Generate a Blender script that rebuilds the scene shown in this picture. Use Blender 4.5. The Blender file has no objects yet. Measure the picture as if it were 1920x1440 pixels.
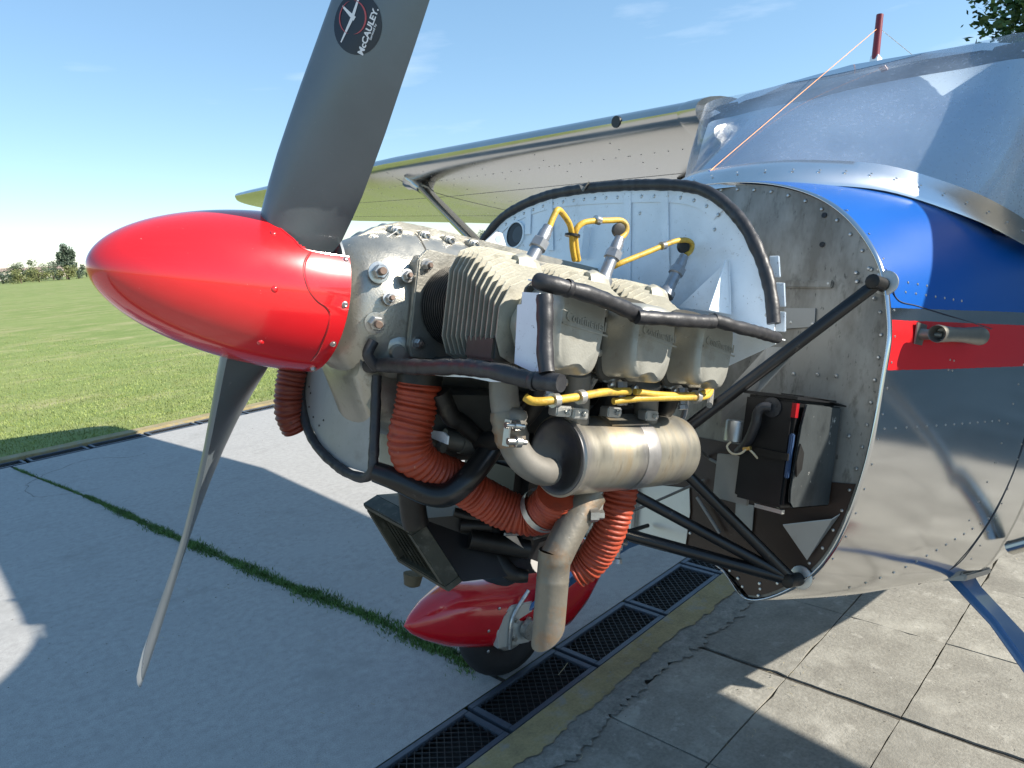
import bpy, bmesh, math, random
from mathutils import Vector, Matrix, Euler
from math import sin, cos, pi, radians, sqrt, atan2, tan
random.seed(7)
scene = bpy.context.scene
COL = scene.collection

# ------------------------------------------------------------------ camera
CAM_LOC = Vector((-0.454, -1.126, 1.702))
PT, RL, HD = radians(10.802), radians(3.616), radians(50.807)
fw = Vector((cos(HD), sin(HD), 0)); rt = Vector((sin(HD), -cos(HD), 0)); up = Vector((0, 0, 1))
f_ = fw*cos(PT) - up*sin(PT); u_ = up*cos(PT) + fw*sin(PT)
r2 = rt*cos(RL) - u_*sin(RL); u2 = u_*cos(RL) + rt*sin(RL)
cd = bpy.data.cameras.new('camera'); cam = bpy.data.objects.new('camera', cd); COL.objects.link(cam)
cam.matrix_world = Matrix.Translation(CAM_LOC) @ Matrix((r2, u2, -f_)).transposed().to_4x4()
cd.sensor_width = 36; cd.lens = 1390.3/1920*36; cd.clip_start = .02; cd.clip_end = 5000
scene.camera = cam

# ------------------------------------------------------------------ sky, sun, exposure
SUN = Vector((.935, -1.22, 1.0)).normalized()
w = bpy.data.worlds.new('World'); scene.world = w; w.use_nodes = True
nt = w.node_tree; nt.nodes.clear()
sky = nt.nodes.new('ShaderNodeTexSky'); sky.sky_type = 'NISHITA'; sky.sun_disc = False
sky.sun_elevation = math.asin(SUN.z); sky.sun_rotation = atan2(SUN.x, SUN.y)
sky.altitude = 100; sky.air_density = 1.0; sky.dust_density = 0.0; sky.ozone_density = 3.0
bg = nt.nodes.new('ShaderNodeBackground'); bg.inputs[1].default_value = .090
wo = nt.nodes.new('ShaderNodeOutputWorld')
# thin cirrus: stretched noise over the sky direction
tc = nt.nodes.new('ShaderNodeTexCoord'); mp = nt.nodes.new('ShaderNodeMapping')
mp.inputs['Scale'].default_value = (1.5, 3.0, 13.0); mp.inputs['Rotation'].default_value = (0, .12, .5)
nz = nt.nodes.new('ShaderNodeTexNoise'); nz.inputs['Scale'].default_value = 1.6; nz.inputs['Detail'].default_value = 7; nz.inputs['Roughness'].default_value = .55
cr = nt.nodes.new('ShaderNodeValToRGB'); cr.color_ramp.elements[0].position = .60; cr.color_ramp.elements[1].position = .84
cr.color_ramp.elements[1].color = (.26, .26, .26, 1)
mx = nt.nodes.new('ShaderNodeMixRGB'); mx.inputs[2].default_value = (8.0, 8.6, 9.2, 1)
L = nt.links.new
L(tc.outputs['Generated'], mp.inputs[0]); L(mp.outputs[0], nz.inputs['Vector']); L(nz.outputs['Fac'], cr.inputs[0])
veil = nt.nodes.new('ShaderNodeMixRGB'); veil.inputs[0].default_value = .24; veil.inputs[2].default_value = (2.3, 4.7, 6.8, 1)   # even high haze
L(sky.outputs[0], veil.inputs[1])
L(cr.outputs[0], mx.inputs[0]); L(veil.outputs[0], mx.inputs[1]); L(mx.outputs[0], bg.inputs[0]); L(bg.outputs[0], wo.inputs[0])
sl = bpy.data.lights.new('sun', 'SUN'); sl.energy = 5.0; sl.angle = radians(.55); sl.color = (1, .93, .82)
so = bpy.data.objects.new('sun', sl); COL.objects.link(so); so.rotation_euler = SUN.to_track_quat('Z', 'Y').to_euler(); so.location = (5, -6, 8)
vs = scene.view_settings; vs.view_transform = 'Standard'; vs.look = 'None'; vs.exposure = 1.0; vs.gamma = 1
scene.render.engine = 'CYCLES'
scene.cycles.max_bounces = 8

# ------------------------------------------------------------------ materials
MATS = {}
def mat(name, col, rough=.5, metal=0., var=.12, scale=8., bump=0., bscale=60., spots=None, spec=.5, coat=0., rvar=0., stretch=(1, 1, 1), trans=0.):
    """Principled material with noise colour variation, optional dark spots and bump; object coordinates."""
    if name in MATS: return MATS[name]
    m = bpy.data.materials.new(name); m.use_nodes = True; n = m.node_tree; b = n.nodes['Principled BSDF']
    b.inputs['Roughness'].default_value = rough; b.inputs['Metallic'].default_value = metal
    b.inputs['Specular IOR Level'].default_value = spec; b.inputs['Coat Weight'].default_value = coat; b.inputs['Coat Roughness'].default_value = .06
    t = n.nodes.new('ShaderNodeTexCoord'); mpn = n.nodes.new('ShaderNodeMapping'); mpn.inputs['Scale'].default_value = stretch
    n.links.new(t.outputs['Object'], mpn.inputs[0])
    a = n.nodes.new('ShaderNodeTexNoise'); a.inputs['Scale'].default_value = scale; a.inputs['Detail'].default_value = 6; a.inputs['Roughness'].default_value = .6
    n.links.new(mpn.outputs[0], a.inputs['Vector'])
    r = n.nodes.new('ShaderNodeValToRGB'); e = r.color_ramp.elements
    e[0].position = .3; e[1].position = .7
    e[0].color = tuple(c*(1-var) for c in col)+(1,); e[1].color = tuple(min(1, c*(1+var)) for c in col)+(1,)
    n.links.new(a.outputs['Fac'], r.inputs[0]); out = r.outputs[0]
    for sp in (spots or []):
        sc, lo, hi, c2, amt = sp
        v = n.nodes.new('ShaderNodeTexNoise'); v.inputs['Scale'].default_value = sc; v.inputs['Detail'].default_value = 5; v.inputs['Roughness'].default_value = .65
        n.links.new(mpn.outputs[0], v.inputs['Vector'])
        rr = n.nodes.new('ShaderNodeValToRGB'); rr.color_ramp.elements[0].position = lo; rr.color_ramp.elements[1].position = hi
        rr.color_ramp.elements[0].color = (0, 0, 0, 1); rr.color_ramp.elements[1].color = (amt, amt, amt, 1)
        n.links.new(v.outputs['Fac'], rr.inputs[0])
        q = n.nodes.new('ShaderNodeMixRGB'); q.inputs[2].default_value = tuple(c2)+(1,)
        n.links.new(rr.outputs[0], q.inputs[0]); n.links.new(out, q.inputs[1]); out = q.outputs[0]
    n.links.new(out, b.inputs['Base Color'])
    if rvar:
        rm = n.nodes.new('ShaderNodeMapRange'); rm.inputs['To Min'].default_value = max(.02, rough-rvar); rm.inputs['To Max'].default_value = min(1, rough+rvar)
        rm.inputs['From Min'].default_value = .3; rm.inputs['From Max'].default_value = .7
        n.links.new(a.outputs['Fac'], rm.inputs['Value']); n.links.new(rm.outputs[0], b.inputs['Roughness'])
    if bump:
        bn = n.nodes.new('ShaderNodeTexNoise'); bn.inputs['Scale'].default_value = bscale; bn.inputs['Detail'].default_value = 4
        n.links.new(mpn.outputs[0], bn.inputs['Vector'])
        bb = n.nodes.new('ShaderNodeBump'); bb.inputs['Strength'].default_value = bump; bb.inputs['Distance'].default_value = .004
        n.links.new(bn.outputs['Fac'], bb.inputs['Height']); n.links.new(bb.outputs[0], b.inputs['Normal'])
    MATS[name] = m
    return m
RED = mat('red_paint', (.60, .010, .014), .24, 0, .06, 7, spots=[(170, .71, .74, (.78, .38, .36), .7), (55, .70, .73, (.30, .008, .01), .5)], coat=1., bump=.02, bscale=9, rvar=.06)
RED2 = mat('red_fairing_paint', (.50, .008, .016), .2, 0, .05, 10, coat=.6)
BLADE = mat('blade_grey', (.135, .16, .175), .34, .35, .07, 10, rvar=.08, bump=.03, bscale=200, spots=[(90, .68, .72, (.30, .31, .31), .5)])
BLADEB = mat('blade_tip_metal', (.62, .62, .60), .3, .9, .05, 20)
CRANK = mat('cast_crankcase', (.40, .385, .34), .38, .75, .10, 30, bump=.14, bscale=320, spots=[(60, .58, .74, (.13, .11, .075), .5), (7, .58, .78, (.22, .19, .135), .5), (190, .66, .72, (.06, .05, .04), .6)], rvar=.08)
STEEL = mat('steel_hardware', (.50, .49, .47), .3, .9, .2, 60, spots=[(90, .55, .7, (.18, .16, .13), .6)])
RUST = mat('stud_end', (.17, .12, .095), .6, .4, .2, 80)
FIN = mat('cylinder_fin', (.47, .45, .375), .46, .55, .14, 30, bump=.12, bscale=300, spots=[(40, .58, .76, (.19, .16, .105), .5), (110, .65, .72, (.09, .08, .06), .6)])
BARREL = mat('barrel_steel', (.07, .068, .065), .45, .6, .2, 50)
ROCKER = mat('rocker_grey', (.37, .365, .325), .45, .5, .10, 24, bump=.12, bscale=340, spots=[(14, .56, .74, (.20, .17, .115), .55), (60, .66, .74, (.56, .55, .50), .5), (120, .66, .72, (.08, .07, .05), .6)])
WHITE = mat('baffle_white', (.79, .85, .90), .48, 0, .08, 12, spots=[(150, .66, .70, (.10, .09, .08), .8), (9, .58, .8, (.40, .40, .38), .5), (45, .64, .72, (.22, .20, .17), .7), (320, .66, .70, (.08, .075, .07), .8)])  # white paint, its blue tint standing in for skylight
GREYP = mat('grey_panel', (.36, .37, .37), .45, .2, .1, 9, spots=[(14, .58, .78, (.18, .165, .14), .5), (120, .67, .71, (.06, .06, .06), .7)])
RUBBER = mat('black_rubber', (.024, .024, .027), .46, 0, .3, 40, bump=.35, bscale=55, spots=[(35, .58, .75, (.07, .07, .072), .6)])
BLACK = mat('black_paint', (.007, .007, .008), .4, 0, .3, 20)
MOUNT = mat('mount_tube_black', (.009, .009, .010), .3, .1, .3, 20, spots=[(50, .66, .74, (.12, .11, .10), .6)])
DARK = mat('oily_metal', (.018, .017, .016), .45, .4, .35, 18, bump=.1, spots=[(22, .6, .75, (.09, .08, .06), .6)])
SUMP = mat('sump_grey', (.075, .072, .064), .5, .3, .25, 12, bump=.12, spots=[(16, .55, .75, (.04, .036, .03), .7)])
YEL = mat('yellow_lead', (.56, .35, .045), .5, 0, .2, 30, bump=.2, bscale=240, spots=[(40, .52, .68, (.17, .105, .045), .75)])
PLUG = mat('plug_steel', (.33, .345, .37), .4, .75, .15, 40, spots=[(60, .6, .72, (.12, .12, .12), .5)])
MUFF = mat('muffler_steel', (.44, .415, .345), .38, .8, .14, 7, rvar=.1, bump=.06, bscale=26, spots=[(7, .50, .64, (.34, .24, .12), .6), (5, .54, .66, (.25, .245, .26), .6), (26, .60, .70, (.18, .16, .13), .4), (40, .62, .75, (.62, .60, .54), .5)], stretch=(2.6, .7, .7))
MUFCAP = mat('muffler_end', (.10, .10, .105), .42, .7, .2, 16, spots=[(12, .55, .7, (.03, .04, .09), .6)])
EXH = mat('exhaust_pipe', (.20, .182, .15), .52, .6, .2, 14, bump=.2, bscale=90, spots=[(13, .50, .64, (.30, .15, .055), .6), (9, .56, .70, (.16, .15, .15), .55), (20, .58, .74, (.20, .19, .18), .6), (70, .63, .72, (.42, .40, .36), .5)])
RISER = mat('riser_pipe', (.20, .19, .17), .55, .4, .15, 18, bump=.1, spots=[(24, .56, .74, (.16, .13, .09), .5)])
HOSE = mat('orange_hose', (.30, .040, .014), .52, 0, .25, 22, bump=.25, bscale=150, spots=[(22, .54, .72, (.10, .020, .012), .75), (120, .67, .72, (.50, .30, .20), .6)])
HOSED = mat('maroon_hose', (.17, .028, .014), .5, 0, .18, 22, spots=[(30, .58, .72, (.06, .015, .01), .7)])
FILTER = mat('filter_frame', (.060, .055, .036), .55, .3, .3, 20, bump=.15, spots=[(30, .55, .68, (.16, .145, .11), .6), (80, .66, .73, (.35, .34, .30), .6)])
FIREW = mat('firewall_metal', (.33, .312, .28), .48, .5, .2, 5, rvar=.12, bump=.06, bscale=30, stretch=(1, 1.3, .55), spots=[(6, .44, .64, (.15, .132, .108), .8), (28, .56, .68, (.10, .088, .07), .55), (70, .63, .70, (.05, .045, .04), .7), (18, .60, .76, (.10, .09, .075), .5)])
FWBROWN = mat('firewall_brown', (.045, .026, .018), .42, .3, .2, 10, bump=.06, spots=[(90, .69, .74, (.22, .20, .17), .6)])
FWLIGHT = mat('firewall_panel_light', (.55, .55, .52), .42, .5, .06, 5, spots=[(8, .6, .8, (.36, .34, .30), .4)])
STRAP = mat('duct_grey', (.33, .325, .31), .45, .55, .08, 8, bump=.05, spots=[(10, .58, .78, (.20, .19, .17), .5)])
ALU = mat('polished_aluminium', (.74, .745, .75), .12, 1, .05, 4, rvar=.04, bump=.02, bscale=3.2)
ALUB = mat('wing_aluminium', (.56, .555, .53), .21, 1, .06, 3, rvar=.05, bump=.05, bscale=2.2)
TRIM = mat('trim_aluminium', (.80, .80, .80), .26, 1, .05, 10, bump=.04, bscale=14)
RIVET = mat('rivet_aluminium', (.50, .50, .49), .3, .9, .1, 50)
BLUE = mat('blue_paint', (.008, .115, .50), .25, 0, .05, 6, coat=.5)
LEGBLUE = mat('gear_leg_blue', (.055, .15, .34), .3, 0, .06, 8, coat=.4, spots=[(26, .66, .69, (.03, .025, .03), .9)])
BATT = mat('battery_box_flaked', (.045, .052, .054), .45, .2, .25, 12, bump=.12, spots=[(10, .52, .62, (.018, .022, .024), .8), (17, .63, .66, (.45, .45, .43), .9), (60, .68, .72, (.45, .45, .42), .7)], stretch=(1.3, 1, .8))
TYRE = mat('tyre_rubber', (.016, .016, .017), .75, 0, .2, 30)
MAST = mat('mast_red', (.16, .010, .016), .35, 0, .1, 20, coat=.3)
COPPER = mat('copper_wire', (.80, .36, .16), .4, .5, .05, 10)
ZINC = mat('bracket_zinc', (.50, .50, .48), .38, .8, .15, 20, spots=[(40, .58, .72, (.2, .19, .17), .6)])
DECALB = mat('decal_black', (.012, .016, .026), .3, 0, .05, 5)
DECALW = mat('decal_white', (.72, .74, .76), .4, 0, .02, 5)
DECALR = mat('decal_red', (.42, .07, .08), .4, 0, .05, 5)

# ------------------------------------------------------------------ mesh helpers
class MB:
    def __init__(s): s.v = []; s.f = []; s.mi = []; s.cur = 0
    def add(s, vs, fs):
        o = len(s.v); s.v += [tuple(p) for p in vs]; s.f += [tuple(i+o for i in f) for f in fs]; s.mi += [s.cur]*len(fs); return s
    def box(s, lo, hi):
        x0, y0, z0 = lo; x1, y1, z1 = hi
        return s.add([(x0,y0,z0),(x1,y0,z0),(x1,y1,z0),(x0,y1,z0),(x0,y0,z1),(x1,y0,z1),(x1,y1,z1),(x0,y1,z1)],
                     [(3,2,1,0),(4,5,6,7),(0,1,5,4),(1,2,6,5),(2,3,7,6),(3,0,4,7)])
    def obox(s, c, ax, ay, az):
        c, ax, ay, az = map(Vector, (c, ax, ay, az))
        vs = [c+ax*i+ay*j+az*k for k in (-1, 1) for j in (-1, 1) for i in (-1, 1)]
        return s.add(vs, [(0,2,3,1),(4,5,7,6),(0,1,5,4),(1,3,7,5),(3,2,6,7),(2,0,4,6)])
    def plate(s, pts, n, t):
        """flat polygon pts (any plane) thickened by t along n"""
        n = Vector(n); k = len(pts); a = [Vector(p) for p in pts]; b = [p+n*t for p in a]
        return s.add(a+b, [tuple(range(k))[::-1], tuple(range(k, 2*k))]+[(i, (i+1) % k, k+(i+1) % k, k+i) for i in range(k)])
    def rings(s, rings, caps=(True, True), closed=True):
        k = len(rings[0]); vs = [p for r in rings for p in r]; fs = []
        for j in range(len(rings)-1):
            for i in range(k if closed else k-1):
                a = j*k+i; b = j*k+(i+1) % k; fs.append((a, b, b+k, a+k))
        if closed and caps[0]: fs.append(tuple(range(k))[::-1])
        if closed and caps[1]: fs.append(tuple(range((len(rings)-1)*k, len(rings)*k)))
        return s.add(vs, fs)
    def lathe(s, o, ax, prof, n=24, caps=(True, True), ref=None):
        o = Vector(o); ax = Vector(ax).normalized(); r = Vector(ref or ((0, 0, 1) if abs(ax.z) < .9 else (1, 0, 0)))
        e1 = (r-ax*r.dot(ax)).normalized(); e2 = ax.cross(e1)
        return s.rings([[o+ax*t+(e1*cos(2*pi*i/n)+e2*sin(2*pi*i/n))*rad for i in range(n)] for t, rad in prof], caps)
    def tube(s, path, rad, n=12, caps=(True, True), sub=6, corr=None, smooth=True, jit=0):
        P = [Vector(p) for p in path]
        if smooth and len(P) > 2: P = spline(P, sub)
        if corr:   # resample evenly and corrugate: (pitch, depth)
            P = resample(P, corr[0]/6)
        if jit: P = resample(P, .006)
        m = len(P); R = rad if isinstance(rad, (list, tuple)) else [rad]*2
        T = [(P[min(i+1, m-1)]-P[max(i-1, 0)]).normalized() for i in range(m)]
        e = T[0].orthogonal().normalized(); rings = []
        d = 0
        for i in range(m):
            if i: d += (P[i]-P[i-1]).length
            e = (e-T[i]*e.dot(T[i])).normalized(); g = T[i].cross(e); t = i/(m-1)*(len(R)-1); k = min(int(t), len(R)-2); r = R[k]+(R[k+1]-R[k])*(t-k)
            if corr: r += corr[1]*(abs(sin(pi*d/corr[0]+.25*sin(d*95)))-.5)*2*(1+.3*sin(d*230))+.0006*sin(d*61)
            if jit: r *= 1+jit*(.6*sin(d*210+2*sin(d*47))+.5*sin(d*95))+random.uniform(-.35, .35)*jit
            rings.append([P[i]+(e*cos(2*pi*j/n)+g*sin(2*pi*j/n))*r for j in range(n)])
        return s.rings(rings, caps)
    def dome(s, p, nrm, r, h=None, n=6):
        p = Vector(p); nrm = Vector(nrm).normalized(); e1 = nrm.orthogonal().normalized(); e2 = nrm.cross(e1); h = h or r*.6
        vs = [p+(e1*cos(2*pi*i/n)+e2*sin(2*pi*i/n))*r for i in range(n)]+[p+(e1*cos(2*pi*i/n)+e2*sin(2*pi*i/n))*r*.7+nrm*h*.7 for i in range(n)]+[p+nrm*h]
        return s.add(vs, [(i, (i+1) % n, n+(i+1) % n, n+i) for i in range(n)]+[(n+i, n+(i+1) % n, 2*n) for i in range(n)])
    def mesh(s, name, mats, smooth=40, bevel=0):
        me = bpy.data.meshes.new(name); me.from_pydata(s.v, [], s.f); 
        for m in (mats if isinstance(mats, (list, tuple)) else [mats]): me.materials.append(m)
        if len(me.materials) > 1: me.polygons.foreach_set('material_index', s.mi)
        bm = bmesh.new(); bm.from_mesh(me); bmesh.ops.recalc_face_normals(bm, faces=bm.faces)
        if bevel:
            es = [e for e in bm.edges if len(e.link_faces) == 2 and e.calc_face_angle(0) > .6]
            bmesh.ops.bevel(bm, geom=es, offset=bevel, segments=2, affect='EDGES', clamp_overlap=True)
        bm.to_mesh(me); bm.free()
        if smooth:
            me.polygons.foreach_set('use_smooth', [True]*len(me.polygons)); me.set_sharp_from_angle(angle=radians(smooth))
        me.update(); return me
def spline(P, sub):
    out = []; n = len(P)
    for i in range(n-1):
        p0, p1, p2, p3 = P[max(i-1, 0)], P[i], P[i+1], P[min(i+2, n-1)]
        for k in range(sub):
            t = k/sub; out.append(.5*((2*p1)+(p2-p0)*t+(2*p0-5*p1+4*p2-p3)*t*t+(3*p1-p0-3*p2+p3)*t**3))
    out.append(P[-1].copy()); return out
def resample(P, step):
    Ls = [0]
    for a, b in zip(P, P[1:]): Ls.append(Ls[-1]+(b-a).length)
    n = max(4, int(Ls[-1]/step)); out = []; j = 0
    for i in range(n+1):
        d = Ls[-1]*i/n
        while j < len(P)-2 and Ls[j+1] < d: j += 1
        q = (d-Ls[j])/max(1e-9, Ls[j+1]-Ls[j]); out.append(P[j].lerp(P[j+1], q))
    return out
def link(name, me, parent=None, kind=None, loc=None, rot=None, label=None):
    o = bpy.data.objects.new(name, me); COL.objects.link(o)
    if parent: o.parent = parent
    if kind: o['kind'] = kind
    if loc is not None: o.location = loc
    if rot is not None: o.rotation_euler = rot
    if label: o['label'] = label
    return o
def part(name, mb, m, parent=None, kind=None, smooth=40, bevel=0, label=None):
    return link(name, mb.mesh(name, m, smooth, bevel), parent, kind, label=label)
def thing(name, label, cat, loc=(0, 0, 0), rz=0, group=None):
    o = bpy.data.objects.new(name, None); COL.objects.link(o); o.location = loc; o.rotation_euler = (0, 0, rz)
    o['label'] = label; o['category'] = cat; o.empty_display_size = .2
    if group: o['group'] = group
    return o
def tag(o, label, cat, group=None):
    o['label'] = label; o['category'] = cat
    if group: o['group'] = group
    return o
def align(v):  # rotation taking +Z to v
    return Vector(v).to_track_quat('Z', 'Y').to_euler()
def interp(xs, ys, x):
    if x <= xs[0]: return ys[0]
    for a, b, c, d in zip(xs, xs[1:], ys, ys[1:]):
        if x <= b: return c+(d-c)*(x-a)/(b-a)
    return ys[-1]

# ================================================================== ground
TH = radians(7.3)
E1 = Vector((cos(TH), sin(TH), 0)); E2 = Vector((-sin(TH), cos(TH), 0))
def gp(a, c, z=0): return E1*a + E2*c + Vector((0, 0, z))
def ground_mat(name, stops, fine=(.85, 1.1), scale=3., stretch=(1, 1, 1), bump=.25, rough=.85, extra=(), rot=0, bs=90, fineb=True, tone=0):
    m = bpy.data.materials.new(name); m.use_nodes = True; n = m.node_tree; b = n.nodes['Principled BSDF']; b.inputs['Roughness'].default_value = rough
    b.inputs['Specular IOR Level'].default_value = .3
    g = n.nodes.new('ShaderNodeNewGeometry'); mpn = n.nodes.new('ShaderNodeMapping'); mpn.inputs['Scale'].default_value = stretch; mpn.inputs['Rotation'].default_value = (0, 0, rot)
    n.links.new(g.outputs['Position'], mpn.inputs[0])
    a = n.nodes.new('ShaderNodeTexNoise'); a.inputs['Scale'].default_value = scale; a.inputs['Detail'].default_value = 8; a.inputs['Roughness'].default_value = .62
    n.links.new(mpn.outputs[0], a.inputs['Vector'])
    r = n.nodes.new('ShaderNodeValToRGB'); r.color_ramp.elements[0].position = stops[0][0]; r.color_ramp.elements[0].color = tuple(stops[0][1])+(1,)
    r.color_ramp.elements[1].position = stops[-1][0]; r.color_ramp.elements[1].color = tuple(stops[-1][1])+(1,)
    for p, c in stops[1:-1]:
        e = r.color_ramp.elements.new(p); e.color = tuple(c)+(1,)
    n.links.new(a.outputs['Fac'], r.inputs[0]); out = r.outputs[0]
    f = n.nodes.new('ShaderNodeTexNoise'); f.inputs['Scale'].default_value = bs; f.inputs['Detail'].default_value = 4; f.inputs['Roughness'].default_value = .7
    n.links.new(g.outputs['Position'], f.inputs['Vector'])
    fr = n.nodes.new('ShaderNodeMapRange'); fr.inputs['From Min'].default_value = .3; fr.inputs['From Max'].default_value = .7; fr.inputs['To Min'].default_value = fine[0]; fr.inputs['To Max'].default_value = fine[1]
    n.links.new(f.outputs['Fac'], fr.inputs['Value'])
    q = n.nodes.new('ShaderNodeMixRGB'); q.blend_type = 'MULTIPLY'; q.inputs[0].default_value = 1
    n.links.new(out, q.inputs[1]); n.links.new(fr.outputs[0], q.inputs[2]); out = q.outputs[0]
    for sc, lo, hi, c2, amt in extra:
        v = n.nodes.new('ShaderNodeTexNoise'); v.inputs['Scale'].default_value = sc; v.inputs['Detail'].default_value = 6; v.inputs['Roughness'].default_value = .65
        n.links.new(mpn.outputs[0], v.inputs['Vector'])
        rr = n.nodes.new('ShaderNodeValToRGB'); rr.color_ramp.elements[0].position = lo; rr.color_ramp.elements[1].position = hi
        rr.color_ramp.elements[0].color = (0, 0, 0, 1); rr.color_ramp.elements[1].color = (amt, amt, amt, 1); n.links.new(v.outputs['Fac'], rr.inputs[0])
        k = n.nodes.new('ShaderNodeMixRGB'); k.inputs[2].default_value = tuple(c2)+(1,)
        n.links.new(rr.outputs[0], k.inputs[0]); n.links.new(out, k.inputs[1]); out = k.outputs[0]
    if tone:
        oi = n.nodes.new('ShaderNodeObjectInfo'); tr_ = n.nodes.new('ShaderNodeMapRange'); tr_.inputs['To Min'].default_value = 1-tone; tr_.inputs['To Max'].default_value = 1+tone; n.links.new(oi.outputs['Random'], tr_.inputs['Value'])
        k = n.nodes.new('ShaderNodeMixRGB'); k.blend_type = 'MULTIPLY'; k.inputs[0].default_value = 1; n.links.new(out, k.inputs[1]); n.links.new(tr_.outputs[0], k.inputs[2]); out = k.outputs[0]
    n.links.new(out, b.inputs['Base Color'])
    if bump:
        bb = n.nodes.new('ShaderNodeBump'); bb.inputs['Strength'].default_value = bump; bb.inputs['Distance'].default_value = .006
        ad = n.nodes.new('ShaderNodeMath'); ad.operation = 'ADD'; n.links.new(f.outputs['Fac'], ad.inputs[0]); ad.inputs[1].default_value = 0
        if not fineb: n.links.new(a.outputs['Fac'], ad.inputs[1])
        n.links.new(ad.outputs[0], bb.inputs['Height']); n.links.new(bb.outputs[0], b.inputs['Normal'])
    return m
CONC = ground_mat('apron_concrete', [(.3, (.31, .305, .295)), (.5, (.36, .355, .345)), (.7, (.40, .395, .385))], (.72, 1.24), 26, (1, 1, 1), .04, rot=0,
                  extra=[(38, .60, .68, (.25, .247, .24), .5), (2.0, .56, .68, (.265, .262, .25), .6), (9, .66, .78, (.43, .427, .415), .5), (2.2, .52, .68, (.28, .278, .272), .5), (1.1, .55, .66, (.41, .405, .395), .4), (150, .66, .70, (.16, .155, .15), .6)], bs=210)
PAVE = ground_mat('paver_concrete', [(.3, (.215, .206, .182)), (.5, (.255, .246, .217)), (.7, (.295, .286, .255))], (.78, 1.16), 9.0, (1, 1, 1), .45,
                  extra=[(3.2, .52, .64, (.38, .37, .33), .65), (12, .58, .66, (.42, .41, .37), .5), (1.7, .52, .66, (.16, .155, .138), .6), (70, .68, .74, (.11, .105, .09), .6), (24, .66, .70, (.42, .41, .37), .5)], tone=.10, bs=75)
YSTRIP = ground_mat('faded_yellow_kerb', [(.3, (.24, .20, .11)), (.55, (.33, .27, .14)), (.75, (.30, .28, .23))], (.8, 1.1), 9, (1, 1, 1), .4,
                    extra=[(12, .55, .66, (.25, .245, .22), .8)])
MORTAR = ground_mat('rough_mortar', [(.3, (.17, .165, .15)), (.5, (.25, .245, .22)), (.7, (.33, .32, .29))], (.7, 1.15), 14, (1, 1, 1), 1.0, extra=[(30, .6, .7, (.12, .115, .10), .6)], fineb=False)
SEAM = ground_mat('joint_dirt', [(.3, (.05, .047, .04)), (.7, (.11, .10, .085))], (.7, 1.2), 20, (1, 1, 1), .5)
LAWN = ground_mat('mown_grass', [(.28, (.135, .195, .045)), (.45, (.180, .235, .062)), (.6, (.215, .255, .078)), (.76, (.30, .30, .14))], (.6, 1.3), .7, (1, 1.6, 1), .8, .9, rot=-.12,
                  extra=[(.35, .50, .66, (.28, .27, .12), .7), (.9, .55, .66, (.36, .33, .17), .65), (2.6, .54, .66, (.11, .165, .038), .55), (.06, .45, .6, (.22, .26, .085), .6)], bs=26)
PIT = mat('drain_pit', (.012, .012, .011), .8)
GRATE = mat('grate_steel_blue', (.085, .105, .135), .5, .35, .2, 8, bump=.15, spots=[(14, .58, .74, (.05, .045, .04), .6)])
GRATEM = mat('grate_mesh_steel', (.055, .055, .055), .5, .5, .2, 10)

def sheet(name, a0, a1, c0, c1, z, m, div=1):
    mb = MB(); mb.add([gp(a0, c0, z), gp(a1, c0, z), gp(a1, c1, z), gp(a0, c1, z)], [(0, 1, 2, 3)])
    o = part(name, mb, m, smooth=0); o['kind'] = 'structure'; return o
R0 = 2200
mb = MB(); mb.add([(-R0, -R0, -.05), (R0, -R0, -.05), (R0, R0, -.05), (-R0, R0, -.05)], [(0, 1, 2, 3)])
# lawn: sheet to the horizon, from beyond the apron edge it lies level with the kerb
lawn = part('lawn', mb, LAWN, smooth=0); lawn['kind'] = 'structure'
mb = MB(); mb.add([gp(-500, 7.13, .012), gp(500, 7.13, .012), gp(500, 1500, .012), gp(-500, 1500, .012)], [(0, 1, 2, 3)])
lawn2 = part('field', mb, LAWN, smooth=0); lawn2['kind'] = 'structure'
# apron slabs between the two drains, split by one cross joint full of grass
def joint_a(c): return interp([1.1, 1.7, 2.4, 3.8, 5.0, 6.55], [1.268, 1.259, 1.194, 1.123, 1.083, .972], c)
ap = MB()
cs = [.855, 1.1, 1.7, 2.4, 3.8, 5.0, 6.55, 6.69]
for side, far in ((-1, -40), (1, 40)):
    for ca, cb in zip(cs, cs[1:]):
        ja, jb = joint_a(ca)+side*.010, joint_a(cb)+side*.010
        ap.add([gp(ja, ca, 0), gp(far, ca, 0), gp(far, cb, 0), gp(jb, cb, 0)], [(0, 1, 2, 3) if side > 0 else (3, 2, 1, 0)])
apron = part('concrete_apron', ap, CONC, smooth=0); apron['kind'] = 'structure'
jm = MB()
for ca, cb in zip(cs, cs[1:]): jm.add([gp(joint_a(ca)-.012, ca, -.006), gp(joint_a(ca)+.012, ca, -.006), gp(joint_a(cb)+.012, cb, -.006), gp(joint_a(cb)-.012, cb, -.006)], [(0, 1, 2, 3)])
j = part('joint_soil', jm, SEAM, smooth=0); j['kind'] = 'structure'
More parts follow.
